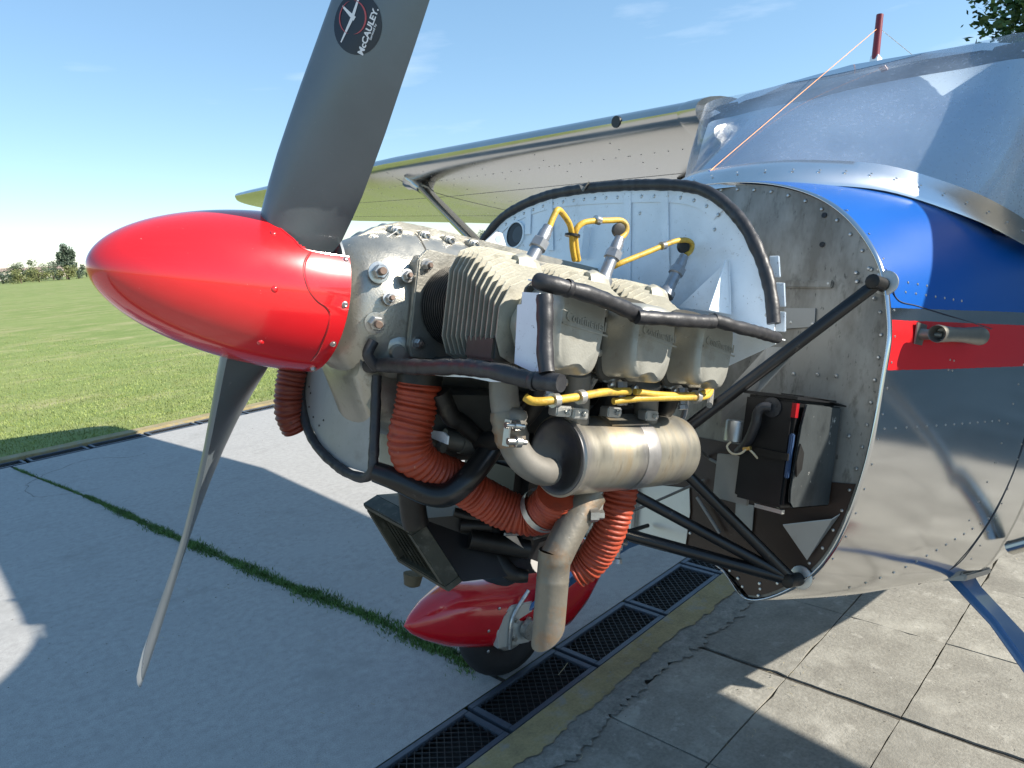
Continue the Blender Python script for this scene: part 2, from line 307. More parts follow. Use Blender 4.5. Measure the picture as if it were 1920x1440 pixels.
# pavers: laid .605 x .40 on a mortar bed
SAND = ground_mat('joint_sand', [(.3, (.12, .112, .095)), (.7, (.20, .19, .16))], (.6, 1.2), 16, (1, 1, 1), .5)
sheet('paver_bed', -40, 40, -30, .47, -.012, SAND)
sheet('expansion_joint', 1.930, 1.966, -30, .44, -.0075, SEAM)
def slabs():
    me_cache = {}
    root = bpy.data.objects['paver_bed']
    for i in range(-2, 8):
        for jx in range(-8, 2):
            a0 = 1.342+(i-1)*.604; a1 = a0+.604; c1 = .0+(jx)*.402; c0 = c1-.402
            if jx == 1: c1 = .402; c0 = 0
            d = random.choice((.0012, .0022, .003))
            da = .009 if i == 1 else d
            b = MB(); hz = random.uniform(-.0018, .0018); t = random.uniform(-.0015, .0015)
            la = a0+(.012 if i == 2 else d); ha = a1-da; lc = c0+d; hc = c1-d; ring = []
            for (pa_, pc_), (qa, qc) in (((la, lc), (ha, lc)), ((ha, lc), (ha, hc)), ((ha, hc), (la, hc)), ((la, hc), (la, lc))):
                for k_ in range(9):
                    t_ = k_/9; ch_ = abs(random.gauss(0, .0013))+(random.uniform(.003, .008) if random.random() < .07 else 0)
                    na, nc = -(qc-pc_), (qa-pa_); ln_ = math.hypot(na, nc); ring.append((pa_+(qa-pa_)*t_+na/ln_*ch_, pc_+(qc-pc_)*t_+nc/ln_*ch_))
            q = [gp(x_, y_, hz+t*((x_-a0)/.6-.5)) for x_, y_ in ring]; ql = [gp(x_+(.3*(a0+a1)/2-.3*x_)*.004, y_, -.0095) for x_, y_ in ring]; n_ = len(q)
            b.add(q+ql, [tuple(range(n_))]+[(k_, n_+k_, n_+(k_+1) % n_, (k_+1) % n_) for k_ in range(n_)])
            o = part('paver', b, PAVE, root, smooth=0)
slabs()
mb = MB()   # pavers run on in every direction as one sheet outside the built ones
for a0, a1, c0, c1 in ((-40, 1.342-3*.604-.002, -30, .402), (1.342+7*.604+.002, 40, -30, .402), (1.342-3*.604, 1.342+7*.604, -30, -8*.402-.404)):
    mb.add([gp(a0, c0, 0), gp(a1, c0, 0), gp(a1, c1, 0), gp(a0, c1, 0)], [(0, 1, 2, 3)])
o = part('pavement', mb, PAVE, smooth=0); o['kind'] = 'structure'
# mortar strip with a ragged edge and the faded yellow kerb line by the drain
def ragged(name, a0, a1, c0, c1, z, m, amp0, amp1, n=1400):
    mb = MB(); lo = []; hi = []
    ph = [random.uniform(0, 6.28) for _ in range(8)]
    for i in range(n+1):
        a = a0+(a1-a0)*i/n
        w1 = sum(sin(a*f+ph[k])/(k+1) for k, f in enumerate((5, 17, 43, 91)))*amp0*.8+random.uniform(-.8, .8)*amp0
        w2 = sum(sin(a*f+ph[k+4])/(k+1) for k, f in enumerate((4, 15, 41, 87)))*amp1+random.uniform(-.6, .6)*amp1
        lo.append(gp(a, c0+w1, z)); hi.append(gp(a, c1+w2, z))
    mb.add(lo+hi, [(i, i+1, n+2+i, n+1+i) for i in range(n)])
    o = part(name, mb, m, smooth=0); o['kind'] = 'structure'; return o
ragged('mortar_strip', -6, 14, .375, .52, .0052, MORTAR, .022, .01)
ragged('yellow_kerb_strip', -12, 16, .478, .603, .0092, YSTRIP, .012, 0)
# drains: pit, then steel frames with expanded-metal mesh
def grate_mesh(La, Wc, nm):
    fr = MB(); b = .026; h = .02
    fr.box((0, 0, -h), (La, b, 0)); fr.box((0, Wc-b, -h), (La, Wc, 0)); fr.box((0, b, -h), (b, Wc-b, 0)); fr.box((La-b, b, -h), (La, Wc-b, 0))
    fme = fr.mesh('grate_frame', GRATE, 0, .002)
    ms = MB(); p = .034; q = .021; r = .0021
    x0, x1, y0, y1 = b-.002, La-b+.002, b-.002, Wc-b+.002
    for sgn in (1, -1):   # diagonal strands clipped to the frame
        k = -60
        slope = q/p*sgn*1.9
        for k in range(-80, 80):
            yb = k*q*1.9
            pts = []
            for x in (x0, x1):
                y = yb+slope*(x-x0)
                if y0 <= y <= y1: pts.append((x, y))
            for y in (y0, y1):
                x = x0+(y-yb)/slope
                if x0 < x < x1: pts.append((x, y))
            if len(pts) >= 2:
                A = Vector((pts[0][0], pts[0][1], -.010+.0008*sgn)); B = Vector((pts[1][0], pts[1][1], -.010+.0008*sgn))
                t = (B-A); n_ = t.length
                if n_ < .004: continue
                t.normalize(); s_ = Vector((-t.y, t.x, 0))
                ms.obox((A+B)/2, t*n_/2, s_*r*.55, Vector((0, 0, r*1.6)))
    return fme, ms.mesh('mesh', GRATEM, 0)
gf, gm = grate_mesh(.50, .236, '')
GRP = 'steel drain gratings under the nose of the airplane'
names = ['first', 'second', 'third', 'fourth', 'fifth', 'sixth', 'seventh']
LBL = {0: 'blue-grey drain grating cut off by the bottom edge of the photo', 1: 'blue-grey drain grating with a dry stalk on it, beside the far tyre',
       2: 'blue-grey drain grating just right of the exhaust tailpipe end', 3: 'blue-grey drain grating half under the lower firewall edge', 4: 'drain grating hidden behind the firewall, next along the near channel', -1: 'drain grating nearest the viewer, just below the picture edge'}
for i in range(-1, 5):
    a = .545+i*.516
    t = thing('drain_grate', LBL[i], 'grating', gp(a, .612, .003), TH, GRP)
    link('frame', gf, t); link('mesh', gm, t)
gf2, gm2 = grate_mesh(.50, .20, '')
FL = ['far drain grating under the shaded lawn, first from the left edge', 'far drain grating with a light cross bar on its right, second from the left', 'far drain grating half in shadow, third from the left edge', 'sunlit far drain grating choked with dirt and grass', 'sunlit far drain grating behind the lower propeller blade', 'far drain grating next to the orange-brown hose', 'far drain grating hidden behind the engine']
for i in range(7):
    a = .60+i*.535
    t = thing('drain_grate', FL[i], 'grating', gp(a, 6.71, .003), TH, 'drain gratings along the lawn')
    link('frame', gf2, t); link('mesh', gm2, t)
sheet('drain_pit', -40, 40, .60, .86, -.045, PIT)
sheet('drain_pit', -40, 40, 6.68, 6.93, -.045, PIT)
km = MB(); km.obox(gp(0, 7.02, .0), E1*40, E2*.085, Vector((0, 0, .022)))
k = part('yellow_kerb', km, YSTRIP, smooth=0, bevel=.006); k['kind'] = 'structure'
# grit, dry stalks and chips lying about, hairline cracks
PEB = mat('grit', (.16, .15, .12), .9, 0, .5, 40); V = MB()
for _ in range(900):
    if random.random() < .55: a, c = random.uniform(-.6, 4.2), random.uniform(.9, 6.6)
    else: a, c = random.uniform(.6, 4.5), random.uniform(-1.4, .6)
    q = gp(a, c, .001); rr0 = random.uniform(.0010, .0026)*(1 if c < 2 else 1.3); V.dome(q, (random.gauss(0, .2), random.gauss(0, .2), 1), rr0, rr0*.8, 5)
o = part('grit', V, PEB, smooth=0); o['kind'] = 'stuff'; tag(o, 'scattered grit and crumbs lying on the concrete', 'grit')
STRAW = mat('dry_stalk', (.42, .36, .22), .8); V = MB()
for _ in range(150):
    a, c = random.uniform(.4, 4.2), random.choice([random.gauss(.0, .05), random.uniform(-1.2, .6), random.gauss(.52, .1), random.uniform(.9, 3)]); q = gp(a, c, .004); t_ = random.uniform(0, 6.28); l_ = random.uniform(.008, .03)
    V.tube([q, q+Vector((cos(t_)*l_*.5, sin(t_)*l_*.5, .003)), q+Vector((cos(t_+.5)*l_, sin(t_+.5)*l_, .001))], .0006, 4, sub=2)
q = gp(1.42, .70, .008); V.tube([q, q+E1*.05+E2*.012, q+E1*.085+E2*.02+Vector((0, 0, .004))], .0012, 5)
o = part('dry_stalks', V, STRAW, smooth=0); o['kind'] = 'stuff'; tag(o, 'bits of dry grass lying along the joints', 'straw')
CRK = mat('crack_dark', (.05, .047, .042), .95); V = MB()
def crack(p0, ang, ln, wd, z=.0012):
    p = Vector(p0); pts = []
    for i in range(int(ln/.03)):
        pts.append(p.copy()); ang += random.gauss(0, .28); p = p+Vector((cos(ang), sin(ang), 0))*.03
    for i in range(len(pts)-1):
        t_ = (pts[i+1]-pts[i]).normalized(); n_ = Vector((-t_.y, t_.x, 0))*wd*random.uniform(.4, 1.2)
        V.add([pts[i]-n_+Vector((0, 0, z)), pts[i]+n_+Vector((0, 0, z)), pts[i+1]+n_+Vector((0, 0, z)), pts[i+1]-n_+Vector((0, 0, z))], [(0, 1, 2, 3)])
crack((0.135, 5.975, 0.000), .5, 1.3, .003); crack((0.560, 5.322, -0.000), 2.6, 1.0, .002)
o = part('surface_cracks', V, CRK, smooth=0); o['kind'] = 'stuff'; tag(o, 'fine dark cracks in the concrete apron', 'cracks')
# ---------------- grass blades: lawn strip by the kerb and the weeds in the joint
def blades(name, pts, m, label, cat, hmin, hmax, wid):
    V = []; Fc = []
    for (p, sc) in pts:
        h = random.uniform(hmin, hmax)*sc; a = random.uniform(0, 2*pi); wv = Vector((cos(a), sin(a), 0))*wid*random.uniform(.7, 1.3)
        lean = Vector((random.gauss(0, .5), random.gauss(0, .5), 0))*h; o = len(V); p = Vector(p)
        V += [p-wv, p+wv, p+lean*.35+wv*.7+Vector((0, 0, h*.6)), p+lean*.35-wv*.7+Vector((0, 0, h*.6)), p+lean+Vector((0, 0, h))]
        Fc += [(o, o+1, o+2, o+3), (o+3, o+2, o+4)]
    me = bpy.data.meshes.new(name); me.from_pydata([tuple(v) for v in V], [], Fc); me.materials.append(m)
    o = link(name, me); o['kind'] = 'stuff'; tag(o, label, cat); return o
GB = mat('grass_blade', (.195, .24, .065), .6, 0, .45, 2.2, spots=[(1.3, .55, .7, (.24, .23, .085), .7)])
GW = mat('weed_blade', (.075, .155, .032), .6, 0, .4, 9, spots=[(30, .66, .72, (.22, .21, .10), .6)])
pts = []
for _ in range(70000):
    c = 7.11-math.log(max(1e-4, random.random()))*4.5; a = random.uniform(-4.5-(c-7)*.25, 5.5)
    pts.append((gp(a, c, .012), 1+.035*(c-7)))
blades('lawn_grass', pts, GB, 'short mown grass along the yellow kerb of the apron', 'grass', .010, .030, .0035)
pts = []
for _ in range(26000):
    c = random.uniform(.95, 5.1) if random.random() < .93 else random.uniform(5.1, 6.6)
    dens = .38+.62*sin(c*9)*sin(c*3.1+1)*(.5+.5*sin(c*21))
    if random.random() > dens+.18: continue
    wdt = interp([.9, 1.6, 2.6, 4.2, 5.1], [.05, .04, .033, .026, .012], c)*(.6+.8*abs(sin(c*5.3)))
    pts.append((gp(joint_a(c)+random.gauss(0, wdt*.55), c, -.002), interp([1, 5], [1, .8], c)))
blades('joint_weeds', pts, GW, 'dark green weeds growing in the slab joint', 'weeds', .006, .032, .0024)

# ================================================================== airplane (local frame: X aft, Y right wing, Z up, origin at propeller hub)
air = thing('airplane', 'high-wing tailwheel airplane in polished metal, blue and red, engine cowling removed', 'airplane', (0, 0, 1.652))
air.rotation_euler = (0, radians(13.406), 0)
# ---------------- propeller
PHI = radians(31.04)
def blade_pt(r, u, back, upw, off=0):
    """r along span, u 0 at leading edge .. 1 at trailing edge; back: camber or flat side"""
    b = Vector((0, -sin(PHI), cos(PHI)))*upw; t = Vector((0, cos(PHI), sin(PHI)))*upw
    beta = math.atan(1.37/(2*pi*max(r, .12)))
    ch = interp([.06, .12, .2, .3, .45, .6, .75, .88, .94, .962, .966], [.10, .122, .134, .142, .146, .14, .126, .108, .092, .062, .02], r)
    le = ch*.43
    if r > .93: le -= (r-.93)*.35
    tm = interp([.06, .12, .2, .3, .5, .75, .96], [.055, .045, .032, .023, .015, .010, .005], r)
    ec = t*cos(beta)+Vector((-sin(beta), 0, 0)); nf = Vector((-cos(beta), 0, 0))-t*sin(beta)
    h = tm*sqrt(max(u, 0))*(1-u)*2.598*.78 if not back else -tm*.22*sin(pi*u)
    return b*r+ec*(le-ch*u)+nf*(h+off)
def blade(upw):
    mb = MB(); rings = []
    us = [0, .01, .03, .07, .13, .22, .34, .48, .62, .76, .88, .96, 1]
    for r in [.055, .09, .12, .16, .2, .25, .3, .36, .42, .5, .58, .66, .74, .82, .88, .91, .93, .945, .955, .962, .966]:
        rings.append([blade_pt(r, u, False, upw) for u in us]+[blade_pt(r, u, True, upw) for u in us[::-1][1:-1]])
    mb.rings(rings)
    return part('blade', mb, [BLADE, BLADEB], air, smooth=35)
b_up = blade(1); b_lo = blade(-1)
b_up['label'] = 'grey blade with round black maker decal, pointing up towards the viewer'
b_lo['label'] = 'grey blade pointing down and away, seen edge-on'
# bare metal tip of the lower blade
tipm = MB(); us = [0, .03, .1, .25, .45, .7, .9, 1]
tipm.rings([[blade_pt(r, u, False, -1, .0006) for u in us]+[blade_pt(r, u, True, -1, -.0006) for u in us[::-1][1:-1]] for r in (.905, .925, .945, .957, .963, .9668)])
part('blade_tip', tipm, BLADEB, b_lo, smooth=35)
# decal
D0R, D0U = .408, .42
def dec(p, q, off):   # p along span, q towards leading edge (metres)
    ch = .145; return blade_pt(D0R+p, D0U-q/ch, False, 1, off)
DR = .037
mb = MB(); n = 40
ringsD = [[dec(DR*k/6*cos(2*pi*i/n), DR*k/6*sin(2*pi*i/n), .0006) for i in range(n)] for k in range(1, 7)]
mb.rings(ringsD, (True, False)); part('decal', mb, DECALB, b_up, smooth=60)
def decpoly(name, polys, m, off=.0011):
    mb = MB()
    for pl in polys: mb.add([dec(p, q, off) for p, q in pl], [tuple(range(len(pl)))])
    return part(name, mb, m, b_up, smooth=0)
def bar(a, b, w0, w1):
    a = Vector(a); b = Vector(b); t = (b-a).normalized(); s = Vector((-t.y, t.x)); n = 6
    return [((a+(b-a)*i/n)+s*(w0+(w1-w0)*i/n)) for i in range(n+1)]+[((a+(b-a)*i/n)-s*(w0+(w1-w0)*i/n)) for i in range(n, -1, -1)]
C0 = Vector((.004, .009))
decpoly('emblem_airplane', [bar(C0, C0+Vector((.036, .001)), .0024, .0009), bar(C0, C0+Vector((-.034, .004)), .0024, .0009), bar(C0+Vector((0, -.004)), C0+Vector((.006, .021)), .0030, .0011)], DECALW)
def crescent(a0, a1, rr, wmax):
    n = 22; c = C0
    o = [c+Vector((cos(a0+(a1-a0)*i/n), sin(a0+(a1-a0)*i/n)))*(rr+wmax*sin(pi*i/n)) for i in range(n+1)]
    i_ = [c+Vector((cos(a0+(a1-a0)*i/n), sin(a0+(a1-a0)*i/n)))*(rr-wmax*.2*sin(pi*i/n)) for i in range(n+1)]
    return [[o[i], o[i+1], i_[i+1], i_[i]] for i in range(n)]
decpoly('emblem_ring', crescent(radians(-150), radians(20), .020, .0022)+crescent(radians(35), radians(190), .020, .0016), DECALR, .0013)
def text_mesh(body, size, bold=0.):
    cu = bpy.data.curves.new('t', 'FONT'); cu.body = body; cu.size = size; cu.offset = bold; cu.resolution_u = 2; cu.align_x = 'CENTER'
    ob = bpy.data.objects.new('t', cu); COL.objects.link(ob); dg = bpy.context.evaluated_depsgraph_get(); dg.update()
    me = bpy.data.meshes.new_from_object(ob.evaluated_get(dg)); bpy.data.objects.remove(ob); return me
def place_text(name, body, size, fn, m, parent, bold=0.):
    me = text_mesh(body, size, bold)
    for v in me.vertices: v.co = fn(v.co.x, v.co.y)
    me.materials.clear(); me.materials.append(m); o = link(name, me, parent); return o
place_text('lettering', 'McCAULEY.', .0118, lambda x, y: dec(x*1.0-.001, y-.0235, .0012), DECALW, b_up, .0004)
place_text('lettering', 'Serviced by', .0045, lambda x, y: dec(x+.0015, y-.0278, .0012), DECALW, b_up, .0001)
# ---------------- spinner
def spr(x):
    t = min(max((x+.257)/.325, 0), 1); return .122*(1-(1-t)**2)**.55
def spn(p):
    e = .002; d = (spr(min(p[0]+e, .068))-spr(p[0]-e))/(min(p[0]+e, .068)-p[0]+e); r = Vector((0, p[1], p[2])).normalized(); return (r-Vector((d, 0, 0))).normalized()
CUTX = [-.041, -.0385, -.028, -.016, .001, .07]; CUTH = [0, 4, 13.4, 20.8, 29, 29]; CUTL = [0, -16, -21, -23, -24, -24]
def in_cut(x, y, z):
    if x < -.041: return False
    d_ = math.degrees(atan2(-y, z)-PHI); d_ = (d_+90) % 180-90
    return interp(CUTX, CUTL, x) < d_ < interp(CUTX, CUTH, x)
NS = 300; xsp = [-.257+.325*(i/119)**1.9 for i in range(120)]+[.0683]
V = []; Fs = []
for x in xsp:
    for q in range(NS): a_ = 2*pi*q/NS; rad = max(spr(x), .0004) if x < .0682 else .1205; V.append((x, -sin(a_)*rad, cos(a_)*rad))
for i in range(len(xsp)-1):
    for q in range(NS):
        f = (i*NS+q, i*NS+(q+1) % NS, (i+1)*NS+(q+1) % NS, (i+1)*NS+q); c_ = [sum(V[k_][m_] for k_ in f)/4 for m_ in range(3)]
        if not in_cut(*c_): Fs.append(f)
mb = MB(); mb.add(V, Fs)
spin = part('spinner', mb, RED, air, smooth=50, label='glossy red bullet-shaped spinner')
for e_ in (0, 180):   # rolled edge of the blade openings
    pt_ = []
    for xs_, cs_ in ((CUTX[::-1], CUTL[::-1]), (CUTX[1:], CUTH[1:])):
        for x, th in zip(xs_, cs_): x = min(x, .067); a_ = PHI+radians(th+e_); pt_.append((x, -sin(a_)*spr(x), cos(a_)*spr(x)))
    mb = MB(); mb.tube(pt_, .0013, 6, sub=8); part('opening_edge', mb, RED, spin)
mb = MB(); mb.lathe((.060, 0, 0), (1, 0, 0), [(0, .118), (.004, .118)], 48); part('spinner_backplate', mb, ZINC, air)
def on_spin(p, off): p = Vector(p); return p+spn(p)*off
mb = MB()
path = [(0.005, -0.105, 0.057), (-0.004, -0.111, 0.042), (-0.006, -0.115, 0.026), (-0.002, -0.118, 0.012), (0.005, -0.119, -0.001), (0.018, -0.120, -0.012), (0.032, -0.120, -0.019), (0.040, -0.117, -0.030), (0.042, -0.111, -0.049), (0.042, -0.100, -0.069), (0.043, -0.084, -0.088), (0.042, -0.067, -0.101)]
mb.tube([on_spin(p, -.0002) for p in path], .0011, 6); part('seam', mb, mat('seam_dark_red', (.16, .006, .008), .5), spin)
mb = MB()   # raised filler plate edge next to the seam
mb.tube([on_spin(Vector(p)+Vector((.0025, 0, 0)), -.0002) for p in path], .0013, 6); part('plate_edge', mb, RED, spin)
screw = MB(); screw.lathe((0, 0, 0), (0, 0, 1), [(-.001, .0050), (.0008, .0050), (.0012, .0036), (.0034, .0034), (.0040, .0026), (.0034, .0014), (.0030, .0014)], 14)
screw = screw.mesh('screw', STEEL, 35)
for p in ((0.061, -0.108, 0.055), (0.061, -0.121, -0.011), (0.060, -0.099, -0.071), (0.057, -0.047, -0.113)):
    link('screw', screw, spin, loc=p, rot=align(spn(p)))
riv = MB(); riv.lathe((0, 0, 0), (0, 0, 1), [(-.001, .0052), (.0008, .0048), (.0020, .0030), (.0024, .0010)], 14); riv = riv.mesh('rivet', RED, 50)
for p in ((-0.043, -0.085, 0.076), (-0.044, -0.113, -0.004), (-0.043, -0.080, -0.081)):
    link('rivet', riv, spin, loc=p, rot=align(spn(p)))

# ---------------- fuselage skin
OUT = {
 1.05: [(0,-.487),(-.16,-.487),(-.25,-.538),(-.356,-.474),(-.425,-.374),(-.466,-.2),(-.477,-.006),(-.473,.1),(-.43,.227),(-.326,.337),(-.181,.397),(0,.416)],
 1.45: [(0,-.545),(-.17,-.548),(-.28,-.56),(-.40,-.50),(-.465,-.38),(-.50,-.2),(-.515,0),(-.512,.12),(-.490,.27),(-.42,.395),(-.26,.468),(0,.50)],
 1.95: [(0,-.585),(-.16,-.582),(-.30,-.572),(-.43,-.51),(-.49,-.38),(-.53,-.2),(-.54,0),(-.54,.15),(-.53,.30),(-.525,.40),(-.52,.47),(-.50,.52)],
 3.2: [(0,-.45),(-.15,-.445),(-.28,-.43),(-.37,-.38),(-.42,-.28),(-.46,-.12),(-.51,0),(-.51,.15),(-.50,.30),(-.50,.40),(-.49,.55),(-.47,.72)],
 4.6: [(0,-.22),(-.08,-.215),(-.16,-.205),(-.22,-.17),(-.27,-.11),(-.30,-.03),(-.33,.04),(-.33,.14),(-.31,.24),(-.26,.32),(-.15,.38),(0,.40)],
 6.9: [(0,.02),(-.02,.02),(-.04,.025),(-.055,.04),(-.06,.06),(-.065,.10),(-.065,.14),(-.065,.18),(-.06,.22),(-.05,.25),(-.03,.28),(0,.29)]}
XS = sorted(OUT)
def outline(x, n=5):
    for a, b in zip(XS, XS[1:]):
        if x <= b: break
    t = min(max((x-a)/(b-a), 0), 1); t = t if a > 1.2 else 1-(1-t)**1.35
    P = [Vector((0, pa[0]*(1-t)+pb[0]*t, pa[1]*(1-t)+pb[1]*t)) for pa, pb in zip(OUT[a], OUT[b])]
    q = spline([Vector((0, -P[1].y, P[1].z))]+P+[Vector((0, -P[-2].y, P[-2].z))], n)[n:-n]
    near = [Vector((x, p.y, p.z)) for p in q]
    return near
def stripe_mat():
    m = bpy.data.materials.new('fuselage_skin'); m.use_nodes = True; n = m.node_tree; b = n.nodes['Principled BSDF']
    t = n.nodes.new('ShaderNodeTexCoord'); s = n.nodes.new('ShaderNodeSeparateXYZ'); n.links.new(t.outputs['Object'], s.inputs[0])
    def M(op, a, b_=None):
        k = n.nodes.new('ShaderNodeMath'); k.operation = op
        for i, v in enumerate((a, b_)):
            if v is None: continue
            if isinstance(v, (int, float)): k.inputs[i].default_value = v
            else: n.links.new(v, k.inputs[i])
        return k.outputs[0]
    x, z = s.outputs[0], s.outputs[2]
    nz_ = n.nodes.new('ShaderNodeTexNoise'); nz_.inputs['Scale'].default_value = 60; n.links.new(t.outputs['Object'], nz_.inputs['Vector'])
    j = M('MULTIPLY', M('SUBTRACT', nz_.outputs['Fac'], .5), .003)
    zz = M('ADD', z, j)
    def above(z0, k): return M('GREATER_THAN', zz, M('ADD', M('MULTIPLY', M('SUBTRACT', x, 1.04), k), z0))
    red = M('MULTIPLY', above(-.001, .100), M('SUBTRACT', 1, above(.099, .103)))
    blu = above(.123, .115)
    aft = M('GREATER_THAN', x, 1.0645)
    red = M('MULTIPLY', red, aft); blu = M('MULTIPLY', blu, aft)
    paint = M('MAXIMUM', red, blu)
    big = n.nodes.new('ShaderNodeTexNoise'); big.inputs['Scale'].default_value = 5; big.inputs['Detail'].default_value = 6; n.links.new(t.outputs['Object'], big.inputs['Vector'])
    ar = n.nodes.new('ShaderNodeValToRGB'); ar.color_ramp.elements[0].color = (.56, .565, .575, 1); ar.color_ramp.elements[1].color = (.69, .695, .70, 1); n.links.new(big.outputs['Fac'], ar.inputs[0])
    c1 = n.nodes.new('ShaderNodeMixRGB'); c1.inputs[2].default_value = (.60, .014, .018, 1); n.links.new(red, c1.inputs[0]); n.links.new(ar.outputs[0], c1.inputs[1])
    c2 = n.nodes.new('ShaderNodeMixRGB'); c2.inputs[2].default_value = (.004, .088, .38, 1); n.links.new(blu, c2.inputs[0]); n.links.new(c1.outputs[0], c2.inputs[1])
    n.links.new(c2.outputs[0], b.inputs['Base Color'])
    n.links.new(M('SUBTRACT', 1, paint), b.inputs['Metallic'])
    rr = M('ADD', M('MULTIPLY', big.outputs['Fac'], .08), M('ADD', M('MULTIPLY', paint, .12), .085)); n.links.new(rr, b.inputs['Roughness'])
    b.inputs['Coat Weight'].default_value = .0
    bn = n.nodes.new('ShaderNodeTexNoise'); bn.inputs['Scale'].default_value = 3.2; n.links.new(t.outputs['Object'], bn.inputs['Vector'])
    bb = n.nodes.new('ShaderNodeBump'); bb.inputs['Strength'].default_value = .03; bb.inputs['Distance'].default_value = .01; n.links.new(bn.outputs['Fac'], bb.inputs['Height']); n.links.new(bb.outputs[0], b.inputs['Normal'])
    return m
SKIN = stripe_mat()
xs = [1.05, 1.0645, 1.0650]+[1.085+.0255*i for i in range(34)]+[1.95]
def base_curve_x(y, z):   # the skin ends under the windscreen trim
    return 1e9
fus = MB()
TOPX = lambda y: interp([0, .10, .16, .27, .40, .47, .50], [1.085, 1.11, 1.15, 1.29, 1.44, 1.57, 1.72], abs(y))
ringsN = []
for x in xs:
    half = outline(x, 8); ringsN.append(half)
k = len(ringsN[0])
V = []; idx = {}
for s in (1, -1):
    for i, r in enumerate(ringsN):
        for j_, p in enumerate(r): idx[(s, i, j_)] = len(V); V.append((p.x, p.y*s, p.z))
Fs = []
for s in (1, -1):
    for i in range(len(xs)-1):
        for j_ in range(k-1):
            p = [ringsN[i][j_], ringsN[i][j_+1], ringsN[i+1][j_+1], ringsN[i+1][j_]]
            cx = sum(q.x for q in p)/4; cy = sum(q.y for q in p)/4; cz = sum(q.z for q in p)/4
            if cz > .385 and cx > TOPX(cy)+.055: continue
            Fs.append((idx[(s,i,j_)], idx[(s,i,j_+1)], idx[(s,i+1,j_+1)], idx[(s,i+1,j_)]))
fus.add(V, Fs)
me = fus.mesh('fuselage_skin', SKIN, 50)
bm = bmesh.new(); bm.from_mesh(me); bmesh.ops.remove_doubles(bm, verts=bm.verts, dist=1e-5); bmesh.ops.recalc_face_normals(bm, faces=bm.faces); bm.to_mesh(me); bm.free()
skin = link('fuselage_skin', me, air, label='polished aluminium nose skin with blue top and red stripe')
sol = skin.modifiers.new('thickness', 'SOLIDIFY'); sol.thickness = .003; sol.offset = -1
# rear fuselage, behind the picture's right edge
mb = MB(); rr = []
for x in [1.951, 2.4, 2.8, 3.2, 3.8, 4.6, 5.6, 6.9]:
    h = outline(x); rr.append([(p.x, p.y, p.z) for p in h]+[(p.x, -p.y, p.z) for p in h[::-1][1:-1]])
mb.rings(rr); part('rear_fuselage', mb, ALU, air, smooth=50)
mb = MB(); mb.rings([[(6.2, -.02, .2), (6.9, -.02, .2), (6.9, .02, .2), (6.2, .02, .2)], [(6.75, -.012, 1.25), (7.15, -.012, 1.25), (7.15, .012, 1.25), (6.75, .012, 1.25)]]); part('tail_fin', mb, ALU, air, smooth=0)
mb = MB()
for s in (1, -1): mb.rings([[(6.0, 0, .15), (6.9, 0, .15), (6.9, 0, .19), (6.0, 0, .19)], [(6.3, s*1.7, .16), (6.85, s*1.7, .16), (6.85, s*1.7, .18), (6.3, s*1.7, .18)]])
part('tailplane', mb, ALU, air, smooth=0)
# riveted lap seam at the cabin station and along the belly
def skin_pt(x, j): h = outline(x); i = min(int(j), len(h)-2); return h[i].lerp(h[i+1], j-i)
def skin_at_z(x, z):
    h = outline(x)
    for a, b in zip(h, h[1:]):
        if (a.z-z)*(b.z-z) <= 0 and a.y < -.2: return a.lerp(b, (z-a.z)/(b.z-a.z)) if b.z != a.z else a
    return h[len(h)//2]
def skin_n(x, p): return Vector((-.05, p.y, 0)).normalized()
rv = MB()
def rivets_line(x0, z0, x1, z1, n, r=.0027):
    for i in range(n):
        t = i/max(1, n-1); x = x0+(x1-x0)*t; z = z0+(z1-z0)*t; p = skin_at_z(x, z); q = skin_at_z(x, z+.01)
        tg = (q-p).normalized(); nr = Vector((0, -tg.z, tg.y)) if tg.z > 0 else Vector((0, tg.z, -tg.y))
        if nr.y > 0: nr = -nr
        rv.dome(p+nr*.0003, nr, r)
for z in [.33-.052*i for i in range(16)]: rivets_line(1.074, z, 1.074, z, 1)
rivets_line(1.09, -.115, 1.62, -.075, 14)           # row under the red stripe
rivets_line(1.12, .165, 1.34, .178, 7, .0030); rivets_line(1.10, .185, 1.20, .19, 4, .0030)
rivets_line(1.25, -.49, 1.74, -.33, 14, .0036)      # belly row
rivets_line(1.08, -.535, 1.55, -.55, 12, .0036)
rivets_line(1.62, -.33, 1.72, .12, 10)
for z in [-.45+.04*i for i in range(18)]: rivets_line(1.80+.05*z, z, 1.80, z, 1)
for dx in (0, .018):
    for dz in (0, -.022): rivets_line(1.30+dx, .045+dz, 1.30, .045+dz, 1, .0026)
part('rivets', rv, RIVET, air, kind='stuff')
sm = MB()
sp_ = [skin_at_z(x, z)+Vector((0, -.0012, 0)) for x, z in ((1.842, .1), (1.83, 0), (1.80, -.15), (1.765, -.30), (1.73, -.40), (1.70, -.47), (1.66, -.53))]
sm.tube(sp_, .0014, 6); part('lap_seam', sm, mat('seam_grey_dark', (.06, .06, .065), .5), air)
sm = MB(); sm.tube([skin_at_z(x, z)+Vector((0, -.0006, 0)) for x, z in ((1.068, .33), (1.07, .2), (1.085, .147), (1.16, .142), (1.30, .138), (1.5, .135))], .0013, 6); part('cowl_edge', sm, mat('seam_dark_blue', (.01, .02, .05), .5), air)

